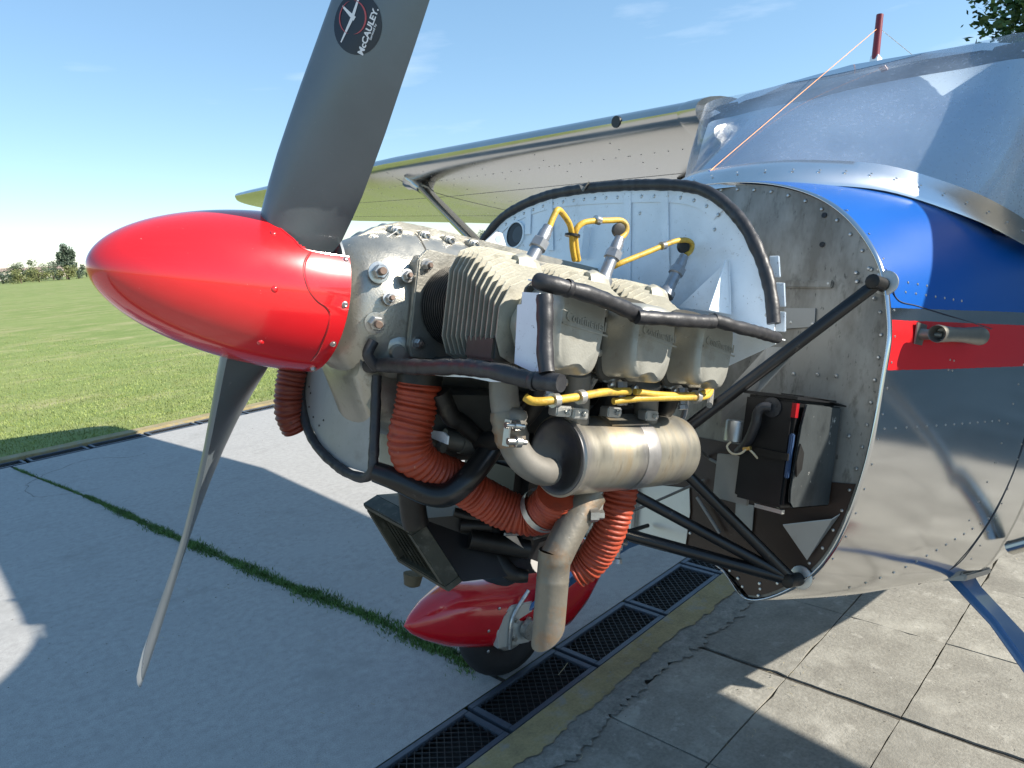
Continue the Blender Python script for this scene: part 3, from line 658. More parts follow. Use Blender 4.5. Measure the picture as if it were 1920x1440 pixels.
# ---------------- firewall
fo = outline(1.05, 5)
poly = [(1.062, p.y*.992, p.z*.992) for p in fo if p.y < -.001]
notch = [(1.062, -.21, -.502), (1.062, -.17, -.487), (1.062, -.10, -.486), (1.062, 0, -.489), (1.062, .10, -.488), (1.062, .17, -.487), (1.062, .21, -.502)]
near = [p for p in poly if p[1] < -.235 or p[2] > 0]
far = [(p[0], -p[1], p[2]) for p in near][::-1]
loop = near+[(1.062, 0, .412)]+far+notch[::-1]
mb = MB(); mb.plate(loop, (1, 0, 0), .0025)
fire = part('firewall', mb, FIREW, air, smooth=0, label='dull stained aluminium firewall plate behind the engine')
def fw(name, pts, m, x, t=.002, parent=None, bevel=0):
    mb = MB(); mb.plate([(x, p[1], p[2]) for p in pts], (-1, 0, 0), t); return part(name, mb, m, parent or fire, smooth=0, bevel=bevel)
# brown oily lower sheet, following the outline
lower = [p for p in near if p[2] < -.20]
fw('lower_sheet', [(0, .20, -.20), (0, .20, -.487), (0, -.10, -.486), (0, -.17, -.487), (0, -.21, -.502)]+[(0, p[1]*.985, p[2]*.992) for p in lower]+[(0, -.40, -.24), (0, -.30, -.20)], FWBROWN, 1.0605, .0012)
fw('light_panel', [(1.050, 0.124, -0.350), (1.050, -0.058, -0.326), (1.050, -0.069, -0.382), (1.050, -0.068, -0.487), (1.050, 0.067, -0.488), (1.050, 0.111, -0.482)], FWLIGHT, 1.056, .002)
mb = MB(); mb.tube([(1.045, 0.100, -0.345), (1.045, 0.088, -0.486)], .006, 8); part('panel_edge', mb, STRAP, fire)
mb = MB()  # stiffener slot on the firewall
a, b = Vector((1.060, -0.214, 0.171)), Vector((1.060, -0.346, 0.172))
mb.obox((a+b)/2, (0, 0, .009), (0, (a.y-b.y)/2, 0), (.004, 0, 0)); part('stiffener', mb, FIREW, fire, bevel=.003)
fw('doubler_plate', [(1.055, -0.244, 0.118), (1.055, -0.316, 0.120), (1.055, -0.319, 0.080), (1.055, -0.248, 0.072)], STRAP, 1.060, .003)
mb = MB()
fr_ = []
for a_, b_ in zip(fo, fo[1:]):
    if a_.y > -.2 and a_.z < 0: continue
    fr_.append(a_)
fr_ = resample(fr_, .047)
for p in fr_:
    q = Vector((1.060, p.y*.962, p.z*.962)); mb.dome(q, (-1, 0, 0), .0042); 
for px in ((1.060, -0.220, -0.005), (1.060, -0.285, -0.025), (1.060, -0.339, -0.021), (1.060, -0.380, -0.020), (1.060, -0.393, 0.195), (1.060, -0.418, 0.204), (1.060, -0.438, 0.202), (1.060, -0.397, 0.177), (1.060, -0.407, 0.142), (1.060, -0.437, 0.143),
           (1.050, -0.264, 0.087), (1.050, -0.314, 0.086), (1.060, -0.423, -0.140), (1.050, -0.074, -0.433), (1.050, -0.071, -0.310), (1.050, -0.271, -0.495), (1.050, -0.272, -0.522), (1.050, -0.217, -0.500), (1.050, -0.174, -0.494), (1.050, -0.337, 0.173)):
    mb.dome((1.058, px[1], px[2]), (-1, 0, 0), .0045)
part('firewall_rivets', mb, RIVET, fire, kind='stuff')
mb = MB()
for px in ((1.060, -0.306, 0.320), (1.060, -0.310, 0.257)): mb.lathe((1.0595, px[1], px[2]), (1, 0, 0), [(0, .0058), (.002, .0058)], 12)
part('firewall_holes', mb, BLACK, fire, kind='stuff')
# folded angle bracket at the lower corner, catching the sun
mb = MB()
mb.plate([(1.000, -0.339, -0.343), (1.040, -0.421, -0.313), (1.055, -0.429, -0.301), (1.045, -0.378, -0.410)], (0, .2, 1), .002); part('angle_bracket', mb, STRAP, fire, smooth=0)
fw('hanger_strip', [(1.050, -0.189, -0.331), (1.050, -0.235, -0.327), (1.050, -0.239, -0.390), (1.050, -0.194, -0.383)], STRAP, 1.056, .002)
mb = MB(); mb.tube([(1.040, -0.093, -0.340), (1.045, -0.164, -0.409)], .004, 8); part('brace_rod', mb, STRAP, fire)

# ---------------- windscreen, trim, cabin
BP = [(1.80, -.512, .372), (1.60, -.485, .392), (1.47, -.425, .425), (1.31, -.300, .462), (1.17, -.175, .456), (1.105, -.085, .446), (1.085, 0, .440)]
TP = [(1.80, -.516, .835), (1.68, -.516, .868), (1.625, -.46, .878), (1.64, -.32, .886), (1.672, -.16, .903), (1.685, 0, .909)]
def symm(P): return [Vector(p) for p in P]+[Vector((x, -y, z)) for x, y, z in P[::-1][1:]]
NU, NV = 64, 16
BCU = resample(spline(symm(BP), 16), 0.0001) if False else spline(symm(BP), 16)
TCU = spline(symm(TP), 16)
def evenly(P, n):
    Ls = [0]
    for a_, b_ in zip(P, P[1:]): Ls.append(Ls[-1]+(b_-a_).length)
    out = []; j_ = 0
    for i in range(n+1):
        d_ = Ls[-1]*i/n
        while j_ < len(P)-2 and Ls[j_+1] < d_: j_ += 1
        out.append(P[j_].lerp(P[j_+1], (d_-Ls[j_])/max(1e-9, Ls[j_+1]-Ls[j_])))
    return out
BC, TC = evenly(BCU, NU), evenly(TCU, NU)
def at_u(P, u): t = (u+1)/2*NU; i = min(int(t), NU-1); return P[i].lerp(P[i+1], t-i)
def bcurve(u): return at_u(BC, u)
def tcurve(u): return at_u(TC, u)
def wpt(u, v):
    a, b = bcurve(u), tcurve(u); p = a.lerp(b, v); return p+Vector((-.016*(1-abs(u)**2), .014*(1 if u > 0 else -1)*min(1, abs(u)*1.5), .012))*sin(pi*v)
us_ = [-1+2*i/NU for i in range(NU+1)]
mb = MB(); g = [[wpt(u, v/NV) for u in us_] for v in range(NV+1)]
mb.rings(g, closed=False)
def glass_mat():
    m = bpy.data.materials.new('windscreen_plexiglass'); m.use_nodes = True; n = m.node_tree; n.nodes.clear()
    o = n.nodes.new('ShaderNodeOutputMaterial'); tr = n.nodes.new('ShaderNodeBsdfTransparent'); gl = n.nodes.new('ShaderNodeBsdfGlossy'); gl.inputs['Roughness'].default_value = .035
    tr.inputs[0].default_value = (.94, .96, .97, 1)
    lw = n.nodes.new('ShaderNodeFresnel'); lw.inputs['IOR'].default_value = 1.85
    m1 = n.nodes.new('ShaderNodeMixShader'); n.links.new(lw.outputs[0], m1.inputs[0]); n.links.new(tr.outputs[0], m1.inputs[1]); n.links.new(gl.outputs[0], m1.inputs[2])
    df = n.nodes.new('ShaderNodeBsdfDiffuse'); df.inputs[0].default_value = (.58, .70, .90, 1)  # dust colour tinted blue to stand in for sky reflection
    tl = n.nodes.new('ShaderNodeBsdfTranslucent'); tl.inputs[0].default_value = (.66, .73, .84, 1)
    m0 = n.nodes.new('ShaderNodeMixShader'); m0.inputs[0].default_value = .4; n.links.new(df.outputs[0], m0.inputs[1]); n.links.new(tl.outputs[0], m0.inputs[2])
    t = n.nodes.new('ShaderNodeTexCoord'); mp_ = n.nodes.new('ShaderNodeMapping'); mp_.inputs['Scale'].default_value = (1, 1, 1)
    n.links.new(t.outputs['Object'], mp_.inputs[0])
    nn = n.nodes.new('ShaderNodeTexNoise'); nn.inputs['Scale'].default_value = 110; nn.inputs['Detail'].default_value = 3; n.links.new(mp_.outputs[0], nn.inputs['Vector'])
    n2 = n.nodes.new('ShaderNodeTexNoise'); n2.inputs['Scale'].default_value = 5; n2.inputs['Detail'].default_value = 4; n.links.new(mp_.outputs[0], n2.inputs['Vector'])
    mr = n.nodes.new('ShaderNodeMapRange'); mr.inputs['From Min'].default_value = .55; mr.inputs['From Max'].default_value = .75; mr.inputs['To Min'].default_value = .22; mr.inputs['To Max'].default_value = .36
    n.links.new(nn.outputs['Fac'], mr.inputs['Value'])
    ad = n.nodes.new('ShaderNodeMath'); ad.operation = 'MULTIPLY'; n.links.new(mr.outputs[0], ad.inputs[0])
    m3 = n.nodes.new('ShaderNodeMapRange'); m3.inputs['From Min'].default_value = .3; m3.inputs['From Max'].default_value = .7; m3.inputs['To Min'].default_value = .7; m3.inputs['To Max'].default_value = 1.4
    n.links.new(n2.outputs['Fac'], m3.inputs['Value']); n.links.new(m3.outputs[0], ad.inputs[1])
    m2 = n.nodes.new('ShaderNodeMixShader'); n.links.new(ad.outputs[0], m2.inputs[0]); n.links.new(m1.outputs[0], m2.inputs[1]); n.links.new(m0.outputs[0], m2.inputs[2])
    n.links.new(m2.outputs[0], o.inputs[0]); return m
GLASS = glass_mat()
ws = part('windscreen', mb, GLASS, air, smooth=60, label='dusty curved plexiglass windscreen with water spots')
# aluminium trim along the windscreen base
tr = MB(); rings_ = []
def trim_dir(u):
    t_ = (bcurve(min(1, u+.03))-bcurve(max(-1, u-.03))); d_ = Vector((-t_.y, t_.x, 0)).normalized()
    return d_ if d_.x < 0 or (abs(d_.x) < .05 and d_.y*u > 0) else -d_
for u in us_:
    p = bcurve(u); q = wpt(u, .07); d_ = trim_dir(u)
    o1 = p+d_*.036+Vector((0, 0, -.034)); o2 = p+d_*.010+Vector((0, 0, .003)); o3 = q+d_*.004
    rings_.append([o1+Vector((0, 0, .004)), o2+Vector((0, 0, .004))+d_*.002, o3+d_*.001, o3-d_*.003, o2-Vector((0, 0, .004)), o1-Vector((0, 0, .006))])
tr.rings(rings_); trim = part('windscreen_trim', tr, TRIM, air, smooth=45)
mb = MB()
for i in range(4, NU-3, 2):
    p = bcurve(us_[i]); d_ = trim_dir(us_[i]); mb.dome(p+d_*.022+Vector((0, 0, -.0015)), (d_+Vector((0, 0, 1.2))), .0032)
part('trim_screws', mb, RIVET, trim, kind='stuff')
# silver sunshade standing inside the windscreen, folded down in the middle; blue painted for sky reflection
def shade_top(u): return .70+.24*abs(u-.05)**.8
SHADE = mat('sunshade_sky_tint', (.72, .86, 1.0), .45, .1, .06, 6, bump=.12, bscale=14)
mb = MB(); ush = [-.93+1.86*i/48 for i in range(49)]
mb.rings([[wpt(u, .02+(shade_top(u)-.02)*k_/10)+Vector((.022, -.022*u, -.012)) for u in ush] for k_ in range(11)], closed=False); part('sunshade', mb, SHADE, air, smooth=60, label='silver folding sunshade behind the windscreen, sky reflection painted in blue')
# cabin: glare shield, roof lining, rear bulkhead, floor
INT = mat('cabin_lining', (.20, .195, .175), .9, 0, .1, 10, bump=.2, bscale=120)
INTD = mat('glare_shield', (.055, .06, .07), .6, 0, .1, 10)
mb = MB()
gs = [bcurve(u)+Vector((.03, 0, -.012)) for u in us_[4:-4]]; back = [Vector((1.62, p.y, .40)) for p in gs]
mb.add(gs+back, [(i, i+1, len(gs)+i+1, len(gs)+i) for i in range(len(gs)-1)]); part('glare_shield', mb, INTD, air)
mb = MB()   # front spar cover and lining, seen through the upper windscreen
us2 = us_[3:-3]
top = [tcurve(u)+Vector((.035, 0, -.008)) for u in us2]; low = [Vector((1.66+.02*abs(u), .5*u, .80-.105*(1-abs(u))**1.3)) for u in us2]; bk = [Vector((2.3, .5*u, .86)) for u in us2]
n_ = len(us2); mb.add(top+low+bk, [(i, i+1, n_+i+1, n_+i) for i in range(n_-1)]+[(n_+i, n_+i+1, 2*n_+i+1, 2*n_+i) for i in range(n_-1)]); part('spar_cover', mb, INT, air, smooth=50)
mb = MB(); mb.box((2.55, -.48, -.45), (2.58, .48, .84)); part('rear_bulkhead', mb, INT, air)
mb = MB(); mb.box((1.66, -.45, .10), (1.69, .45, .395)); part('instrument_panel', mb, INTD, air)
mb = MB(); roofu = [(-.52, .86), (-.35, .905), (0, .925), (.35, .905), (.52, .86)]
mb.rings([[(x, y, z+dz) for y, z in roofu]+[(x, y, z+dz-.02) for y, z in roofu[::-1]] for x, dz in ((1.665, -.012), (1.8, .03), (2.2, .05), (3.0, -.02), (3.3, -.10))]); part('cabin_roof', mb, ALU, air, smooth=50)
for s in (-1, 1):
    mb = MB(); mb.tube([(1.80, .51*s, .37), (1.77, .515*s, .84)], .018, 8); part('door_post', mb, ALU, air)
    mb = MB(); mb.plate([(1.81, .535*s, .40), (2.5, .525*s, .45), (2.5, .515*s, .82), (1.80, .52*s, .83)], (0, s, 0), .004); part('side_window', mb, GLASS, air, smooth=0)

# ---------------- wings
def naca(n=22, t=.12, m_=.02, p_=.4):
    up_, lo_ = [], []
    for i in range(n+1):
        x = .5*(1-cos(pi*i/n)); yt = 5*t*(.2969*sqrt(x)-.126*x-.3516*x*x+.2843*x**3-.1036*x**4)
        yc = m_/p_**2*(2*p_*x-x*x) if x < p_ else m_/(1-p_)**2*((1-2*p_)+2*p_*x-x*x)
        up_.append((x, yc+yt)); lo_.append((x, yc-yt))
    return lo_[::-1]+up_[1:-1]
AF = naca()
def wing_sec(y):
    s = abs(y); le = interp([.5, 2.6, 5.25, 5.40, 5.47], [1.597, 1.597, 1.70, 1.76, 1.88], s); te = interp([.5, 2.6, 5.25, 5.40, 5.47], [3.21, 3.21, 2.86, 2.80, 2.66], s)
    z = .852+(s-.5)*tan(radians(1.73)); c = te-le; k = interp([5.2, 5.40, 5.47], [1, .8, .25], s); inc = radians(interp([.5, 2.6, 5.4], [.6, .6, -1.6], s))
    return [Vector((le+x*c*cos(inc)+zz*k*c*sin(inc), y, z+zz*k*c-x*c*sin(inc))) for x, zz in AF]
def wing(s, label):
    mb = MB(); mb.rings([wing_sec(s*y) for y in (.50, .8, 1.4, 2.0, 2.6, 3.2, 3.8, 4.4, 5.0, 5.25, 5.34, 5.40, 5.44, 5.47)])
    o = part('wing', mb, ALUB, air, smooth=35, label=label)
    return o
wr = wing(1, 'far wing of polished aluminium, underside mirroring the grass'); wl = wing(-1, 'near wing above the viewer')
def wing_low(y, xf):
    sec = wing_sec(y)[:23][::-1]; i = int(xf*0)
    best = min(range(len(sec)-1), key=lambda q: abs((sec[q].x-sec[0].x)/(sec[-1].x-sec[0].x)-xf)); return sec[best]
rv = MB()
for xf in (.12, .27, .45, .62, .72):
    for q in range(70):
        y = .62+q*.068; p = wing_low(y, xf); rv.dome(p, (0, 0, -1), .004, .0016, 5)
for y in (.95, 1.4, 1.85, 2.3, 2.62, 3.1, 3.6):
    for q in range(22): p = wing_low(y, .06+q*.032); rv.dome(p, (0, 0, -1), .004, .0016, 5)
part('wing_rivets', rv, RIVET, wr, kind='stuff')
mb = MB()   # skin lap lines under the wing and the leading edge joint
for xf in (.27, .72): mb.tube([wing_low(.55+q*.3, xf)+Vector((0, 0, -.0002)) for q in range(15)], .0011, 5)
for y in (2.62,): mb.tube([wing_low(y, .02+q*.05)+Vector((0, 0, -.0004)) for q in range(14)], .0012, 5)
part('lap_lines', mb, mat('seam_grey', (.12, .12, .12), .5), wr)
mb = MB(); p = wing_sec(.86)[22]; mb.lathe(p+Vector((-.004, 0, .002)), (1, 0, .2), [(0, .022), (.012, .022)], 16); part('air_inlet', mb, BLACK, wr)
def fat(y, k_):
    S_ = wing_sec(y); c_ = sum(S_, Vector())/len(S_); return [c_+Vector(((v.x-c_.x)*(1+k_*.35), v.y-c_.y, (v.z-c_.z)*(1+k_*3))) for v in S_]
mb = MB(); mb.rings([fat(.495, .012), fat(.56, .012), fat(.575, .002)]); part('root_fairing', mb, ALUB, wr, smooth=35)
mb = MB(); p = wing_low(.95, .33); mb.plate([p+Vector(v) for v in ((-.05, 0, 0), (.04, 0, 0), (.03, 0, -.035), (.0, 0, -.045), (-.015, 0, -.03))], (0, 1, 0), .02); part('fuel_vent', mb, DARK, wr, smooth=0)
def strut(s, label):
    a, b = Vector((1.95, .50*s, -.42)), Vector((1.80, 2.50*s, .825)); d = (b-a).normalized(); ch = Vector((1, 0, 0)); ch = (ch-d*ch.dot(d)).normalized(); nn = d.cross(ch)
    prof = [(-.052, 0), (-.045, .012), (-.02, .019), (.02, .016), (.055, .004), (.058, 0), (.055, -.004), (.02, -.016), (-.02, -.019), (-.045, -.012)]
    mb = MB(); mb.rings([[p+ch*x+nn*y for x, y in prof] for p in (a, a.lerp(b, .5), b)]); o = part('wing_strut', mb, ALUB, air, smooth=60, label=label)
    mb = MB(); mb.rings([[p+ch*x*k_+nn*y*k_*1.3 for x, y in prof] for p, k_ in ((b-d*.03, 1.08), (b+d*.02, 1.5), (b+d*.05, 2.1))]); part('strut_cuff', mb, ALUB, o, smooth=60)
strut(1, 'far wing strut running down behind the engine'); strut(-1, 'near wing strut, only its lower end in view')
# ---------------- antenna mast and wire, wire post
mb = MB(); a, b = Vector((1.806, 0.000, 0.976)), Vector((1.798, 0.000, 1.110)); mb.tube([a, b], [.0115, .0105], 12); mast = part('antenna_mast', mb, MAST, air, label='short dark red antenna mast on the cabin roof')
mb = MB(); mb.plate([a+Vector((-.015, -.012, -.03)), a+Vector((.03, -.012, -.03)), a+Vector((.018, -.012, .008)), a+Vector((-.008, -.012, .012))], (0, 1, 0), .024); part('mast_foot', mb, WHITE, mast, smooth=0)
post = Vector((1.100, 0.035, 0.442))
mb = MB(); mb.lathe(post+Vector((0, 0, -.012)), (0, 0, 1), [(0, .009), (.020, .007), (.022, .004), (.034, .0025)], 12); wp = part('wire_post', mb, mat('post_blue', (.01, .10, .42), .3), air)
mb = MB(); mb.tube([post+Vector((0, 0, .020)), a.lerp(b, .72)], .0010, 6); part('antenna_wire', mb, COPPER, air)
mb = MB(); mb.tube([a.lerp(b, .72), (6.6, 0, 1.15)], .0010, 5); part('antenna_wire', mb, STEEL, air)
# ---------------- venturi on the red stripe
va = Vector((1.134, -0.535, 0.085)); vb = Vector((1.363, -0.535, 0.105)); vd = (vb-va).normalized()
Lv = (vb-va).length
mb = MB(); mb.lathe(va, vd, [(.03, .0001), (.028, .0125), (0, .0155), (-.002, .0170), (.004, .0180), (.012, .0172), (Lv*.35, .0150), (Lv*.6, .0155), (Lv*.9, .0195), (Lv, .0205), (Lv+.002, .0195), (Lv-.02, .015), (Lv-.03, .0001)], 24, (False, False))
VENT = mat('venturi_metal', (.22, .215, .19), .4, .6, .15, 30); vn = part('venturi_tube', mb, VENT, air, label='small metal venturi tube standing off the red stripe')
mb = MB(); sk = skin_at_z(va.x+.03, va.z)
mb.plate([(va.x+.008, sk.y, va.z-.022), (va.x+.055, sk.y, va.z-.022), (va.x+.055, sk.y, va.z+.022), (va.x+.008, sk.y, va.z+.022)], (0, -1, 0), .003)
mb.tube([(va.x+.03, sk.y, va.z), (va.x+.03, va.y, va.z)], [.013, .008], 10); part('bracket', mb, VENT, vn)
# ---------------- landing gear
def gear_leg(s, label):
    a = Vector((1.93, .40*s, -.548)); b = Vector((1.55, .97*s, -1.06)); d = (b-a).normalized(); ch = (Vector((1, 0, .0))-d*d.x).normalized(); nn = d.cross(ch)
    mb = MB(); rings_ = []
    for t, wd, th in ((-.12, .062, .012), (0, .062, .012), (.25, .056, .0115), (.5, .05, .011), (.75, .044, .010), (1, .04, .0095)):
        p = a.lerp(b, t)+Vector((0, 0, .085*sin(pi*max(t, 0)))); rings_.append([p+ch*x*wd+nn*y*th for x, y in ((-1, -.7), (-.97, -1), (.97, -1), (1, -.7), (1, .7), (.97, 1), (-.97, 1), (-1, .7))])
    mb.rings(rings_); o = part('gear_leg', mb, LEGBLUE, air, smooth=30, label=label)
    mb = MB(); mb.plate([(a.x-.12, a.y-.09*s, a.z+.012), (a.x+.12, a.y-.09*s, a.z+.012), (a.x+.10, a.y+.035*s, a.z+.045), (a.x-.10, a.y+.035*s, a.z+.045)], (0, 0, -1), .02); part('leg_cuff', mb, STRAP, o, smooth=0, bevel=.004)
gear_leg(-1, 'near landing gear leg, flat blue spring steel with chipped edge'); gear_leg(1, 'far landing gear leg')
def wheel_side(s, lab1, lab2):
    yc = 1.055*s; wc = Vector((1.505, yc, -1.115))
    mb = MB(); prof = []
    for q in range(25): a_ = 2*pi*q/24; prof.append((.062*cos(a_), .152+.066*sin(a_)))
    mb.lathe(wc, (0, 1, 0), [(t, max(.01, r)) for t, r in prof], 36, (False, False)); ty = part('tyre', mb, TYRE, air, smooth=60, label=lab2)
    mb = MB(); mb.lathe(wc+Vector((0, -.05, 0)), (0, 1, 0), [(0, .02), (0, .10), (.008, .105), (.092, .105), (.1, .10), (.1, .02)], 28); part('rim', mb, ZINC, ty)
    # teardrop fairing, axis a little nose-down against the fuselage datum
    st = [(1.03,-1.065,.002,.3),(1.06,-1.062,.034,1),(1.11,-1.056,.068,1),(1.2,-1.048,.110,1),(1.32,-1.058,.124,1),(1.45,-1.068,.128,1),(1.58,-1.058,.148,.88),(1.70,-1.04,.17,.76),(1.82,-1.01,.165,.66),(1.91,-.96,.15,.6),(1.99,-.90,.115,.56),(2.05,-.85,.07,.52),(2.09,-.81,.03,.5),(2.11,-.79,.004,.5)]
    mb = MB(); rings_ = []
    for x_, zc_, hh, wf in st:
        ring = []
        for q in range(28):
            a_ = 2*pi*q/28; cz = cos(a_); sy = sin(a_); ex = .8
            ring.append(Vector((x_, yc+hh*.92*wf*math.copysign(abs(sy)**ex, sy), zc_+hh*math.copysign(abs(cz)**ex, cz))))
        rings_.append(ring)
    mb.rings(rings_); wpn = part('wheel_fairing', mb, RED2, air, smooth=50, label=lab1)
    yi = yc-.118*s
    mb = MB(); mb.plate([(1.385, yi, -1.165), (1.375, yi, -1.10), (1.395, yi, -1.04), (1.43, yi, -1.005), (1.54, yi, -1.0), (1.55, yi, -1.165)], (0, s, 0), .03); part('inner_plate', mb, FWLIGHT, wpn, smooth=0, bevel=.004)
    mb = MB(); mb.tube([(1.44, yi-.008*s, -1.17), (1.435, yi-.008*s, -1.05), (1.50, yi-.008*s, -.95)], .008, 8); mb.lathe((1.52, yi-.01*s, -1.10), (0, s, 0), [(-.03, .04), (0, .04)], 20)
    for dx, dz in ((-.03, .035), (.03, .035), (-.03, -.035), (.03, -.035)): mb.lathe((1.49+dx, yi-.002*s, -1.10+dz), (0, -s, 0), [(0, .009), (.012, .009)], 8)
    part('axle_fitting', mb, STEEL, wpn)
    mb = MB()
    for x, z in ((1.345, -1.17), (1.335, -1.09), (1.375, -1.01)): mb.dome((x, yc-.112*s, z), (0, -s, 0), .007)
    part('fairing_screws', mb, STEEL, wpn, kind='stuff')
wheel_side(1, 'red teardrop wheel fairing of the far main wheel', 'far main wheel tyre under its red fairing')

# ================================================================== engine (parts of the airplane)
def sec(x, hw, zt, zb, n=28, ex=.62, cy=0, et=None):
    r = []
    for q in range(n):
        a = 2*pi*q/n; s_, c_ = sin(a), cos(a); zc = (zt+zb)/2; hz = (zt-zb)/2
        e_ = et if (et and c_ > 0) else ex; r.append((x, cy+hw*math.copysign(abs(s_)**e_, s_), zc+hz*math.copysign(abs(c_)**e_, c_)))
    return r
mb = MB()
mb.rings([sec(.070, .060, .062, -.062, ex=1), sec(.092, .066, .070, -.070, ex=1), sec(.098, .080, .088, -.092, ex=.9), sec(.118, .092, .104, -.112, ex=.8, et=.95), sec(.150, .100, .120, -.128, ex=.74, et=1), sec(.195, .104, .134, -.135, ex=.68, et=1.1), sec(.23, .106, .138, -.138, ex=.62, et=1.15), sec(.72, .106, .138, -.138, ex=.62, et=1.15)])
crank = part('crankcase', mb, CRANK, air, smooth=45, label='cast grey engine crankcase with bolted centre flange')
mb = MB()   # split flange along the top and down the nose, scalloped between the bolts
pts = [(.104, .072), (.125, .106), (.160, .130), (.205, .148), (.25, .150), (.72, .150)]
mb.plate([(x, -.012, z) for x, z in pts]+[(x, -.012, z) for x, z in ((.72, .05), (.15, .05), (.104, .05))], (0, 1, 0), .024); part('split_flange', mb, CRANK, crank, smooth=0, bevel=.004)
mb = MB()
mb.rings([sec(.226, .1070, .1388, -.1388, ex=.62, et=1.15), sec(.2285, .1070, .1388, -.1388, ex=.62, et=1.15)], (False, False)); part('case_seam', mb, mat('case_seam_dark', (.06, .055, .045), .6), crank)
def nut(r, h, stud, rs):
    m_ = MB(); m_.lathe((0, 0, 0), (0, 0, 1), [(0, r*1.45), (h*.22, r*1.45), (h*.24, r*1.2)], 20); m_.lathe((0, 0, h*.22), (0, 0, 1), [(0, r), (h*.75, r), (h*.82, r*.85)], 6); m_.cur = 1
    m_.lathe((0, 0, h), (0, 0, 1), [(0, rs), (stud, rs), (stud+.001, rs*.8)], 12); return m_.mesh('nut', [STEEL, RUST], 30)
bignut = nut(.0118, .017, .010, .0062); smallnut = nut(.0075, .010, .004, .0040)
for p, nv in (((0.120, -0.098, 0.047), (-.25, -1, .05)), ((0.123, -0.098, -0.031), (-.25, -1, -.12))):
    link('nut', bignut, crank, loc=Vector(p)+Vector((.006, .004, 0)), rot=align(nv))
boss = MB(); boss.lathe((0, 0, 0), (0, 1, 0), [(-.016, .0105), (0, .0105), (.024, .016), (.05, .010)], 16); boss = boss.mesh('bolt_boss', CRANK, 40)
cap = MB(); cap.lathe((0, 0, 0), (0, -1, 0), [(0, .0088), (.003, .0088), (.0032, .0066), (.010, .0066), (.0105, .0045), (.006, .0040)], 14); cap = cap.mesh('bolt', STEEL, 30)
for p in ((0.147, -0.028, 0.105), (0.188, -0.028, 0.127), (0.244, -0.028, 0.130), (0.296, -0.028, 0.132), (0.350, -0.028, 0.135), (0.111, -0.028, 0.081)):
    link('bolt_boss', boss, crank, loc=Vector(p)+Vector((0, .016, 0))); link('bolt', cap, crank, loc=Vector(p))
for p in ((0.171, -0.108, 0.049), (0.143, -0.108, 0.009)): link('nut', smallnut, crank, loc=Vector(p)+Vector((0, .003, 0)), rot=align((-.1, -1, .1)))
mb = MB(); mb.lathe((0.181, -0.075, -0.078), (-.3, -.85, -.35), [(-.03, .050), (.0, .046), (.018, .034), (.022, .018)], 24); part('boss_cover', mb, CRANK, crank, smooth=60)
mb = MB(); mb.lathe((0.175, -0.090, -0.071), (-.2, -1, -.2), [(-.03, .020), (.0, .018), (.014, .011)], 16); part('plug', mb, CRANK, crank)
mb = MB(); mb.tube([(0.127, -0.100, -0.060), (0.120, -0.100, -0.082), (0.138, -0.100, -0.101)], .009, 10); part('cable_clamp', mb, RUBBER, crank)
# lower nose part of the crankcase running down to the sump
mb = MB(); mb.rings([sec(.125, .070, -.07, -.13, ex=.8), sec(.16, .075, -.07, -.20, ex=.8), sec(.22, .08, -.07, -.22, ex=.7)]); part('nose_lower', mb, CRANK, crank)
mb = MB(); a = Vector((0.421, 0.000, 0.156)); mb.plate([a+Vector(v) for v in ((-.030, 0, -.012), (.0, 0, .018), (.014, 0, .018), (.036, 0, -.018))], (0, 1, 0), .005)
eye = part('lifting_eye', mb, mat('zinc_bright', (.72, .72, .70), .4, .3), crank, smooth=0)
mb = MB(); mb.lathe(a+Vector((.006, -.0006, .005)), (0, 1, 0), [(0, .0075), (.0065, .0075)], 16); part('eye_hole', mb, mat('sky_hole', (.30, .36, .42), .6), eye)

# ---------------- cylinders: near bank, three
CX_ = [.260, .416, .572]
barrel = MB(); barrel.lathe((0, -.095, .012), (0, -1, 0), [(0, .060), (.012, .060), (.012, .054), (.115, .054)], 28)
barrel = barrel.mesh('cylinder', BARREL, 40)
bfin = MB()
for q in range(14): bfin.lathe((0, -.113-q*.0062, .012), (0, -1, 0), [(0, .054), (0, .0665), (.0016, .0665), (.0016, .054)], 30, (False, False))
bfin = bfin.mesh('barrel_fins', BARREL, 30)
def fin_outline(zt, zb, hx, cut=.034, r=.5):
    P = [(-hx, zb+cut), (-hx+cut*.35, zb+cut*.25), (-hx+cut, zb), (hx-cut, zb), (hx-cut*.35, zb+cut*.25), (hx, zb+cut), (hx, zt-cut*1.3), (hx-cut*.45, zt-cut*.35), (hx-cut*1.2, zt), (-hx+cut*1.2, zt), (-hx+cut*.45, zt-cut*.35), (-hx, zt-cut*1.3)]
    return P
NF = 12; finmesh = []
for q in range(NF):
    t = q/(NF-1); y = -.196-.0113*q; zt = .104-.012*t-.040*max(0, t-.35)/.65; zb = -.074+.006*t; hx = .073-.004*t
    m_ = MB(); m_.plate([(x, y, z) for x, z in fin_outline(zt, zb, hx)], (0, -1, 0), .0021); finmesh.append(m_.mesh('fin', FIN, 0, .0006))
head = MB(); head.rings([[(x, y, z) for x, z in fin_outline(zt, zb, hx)] for y, zt, zb, hx in ((-.194, .062, -.03, .042), (-.26, .056, -.03, .040), (-.318, .034, -.035, .042), (-.330, .040, -.052, .052), (-.355, .030, -.055, .056))])
head = head.mesh('cylinder_head', FIN, 40)
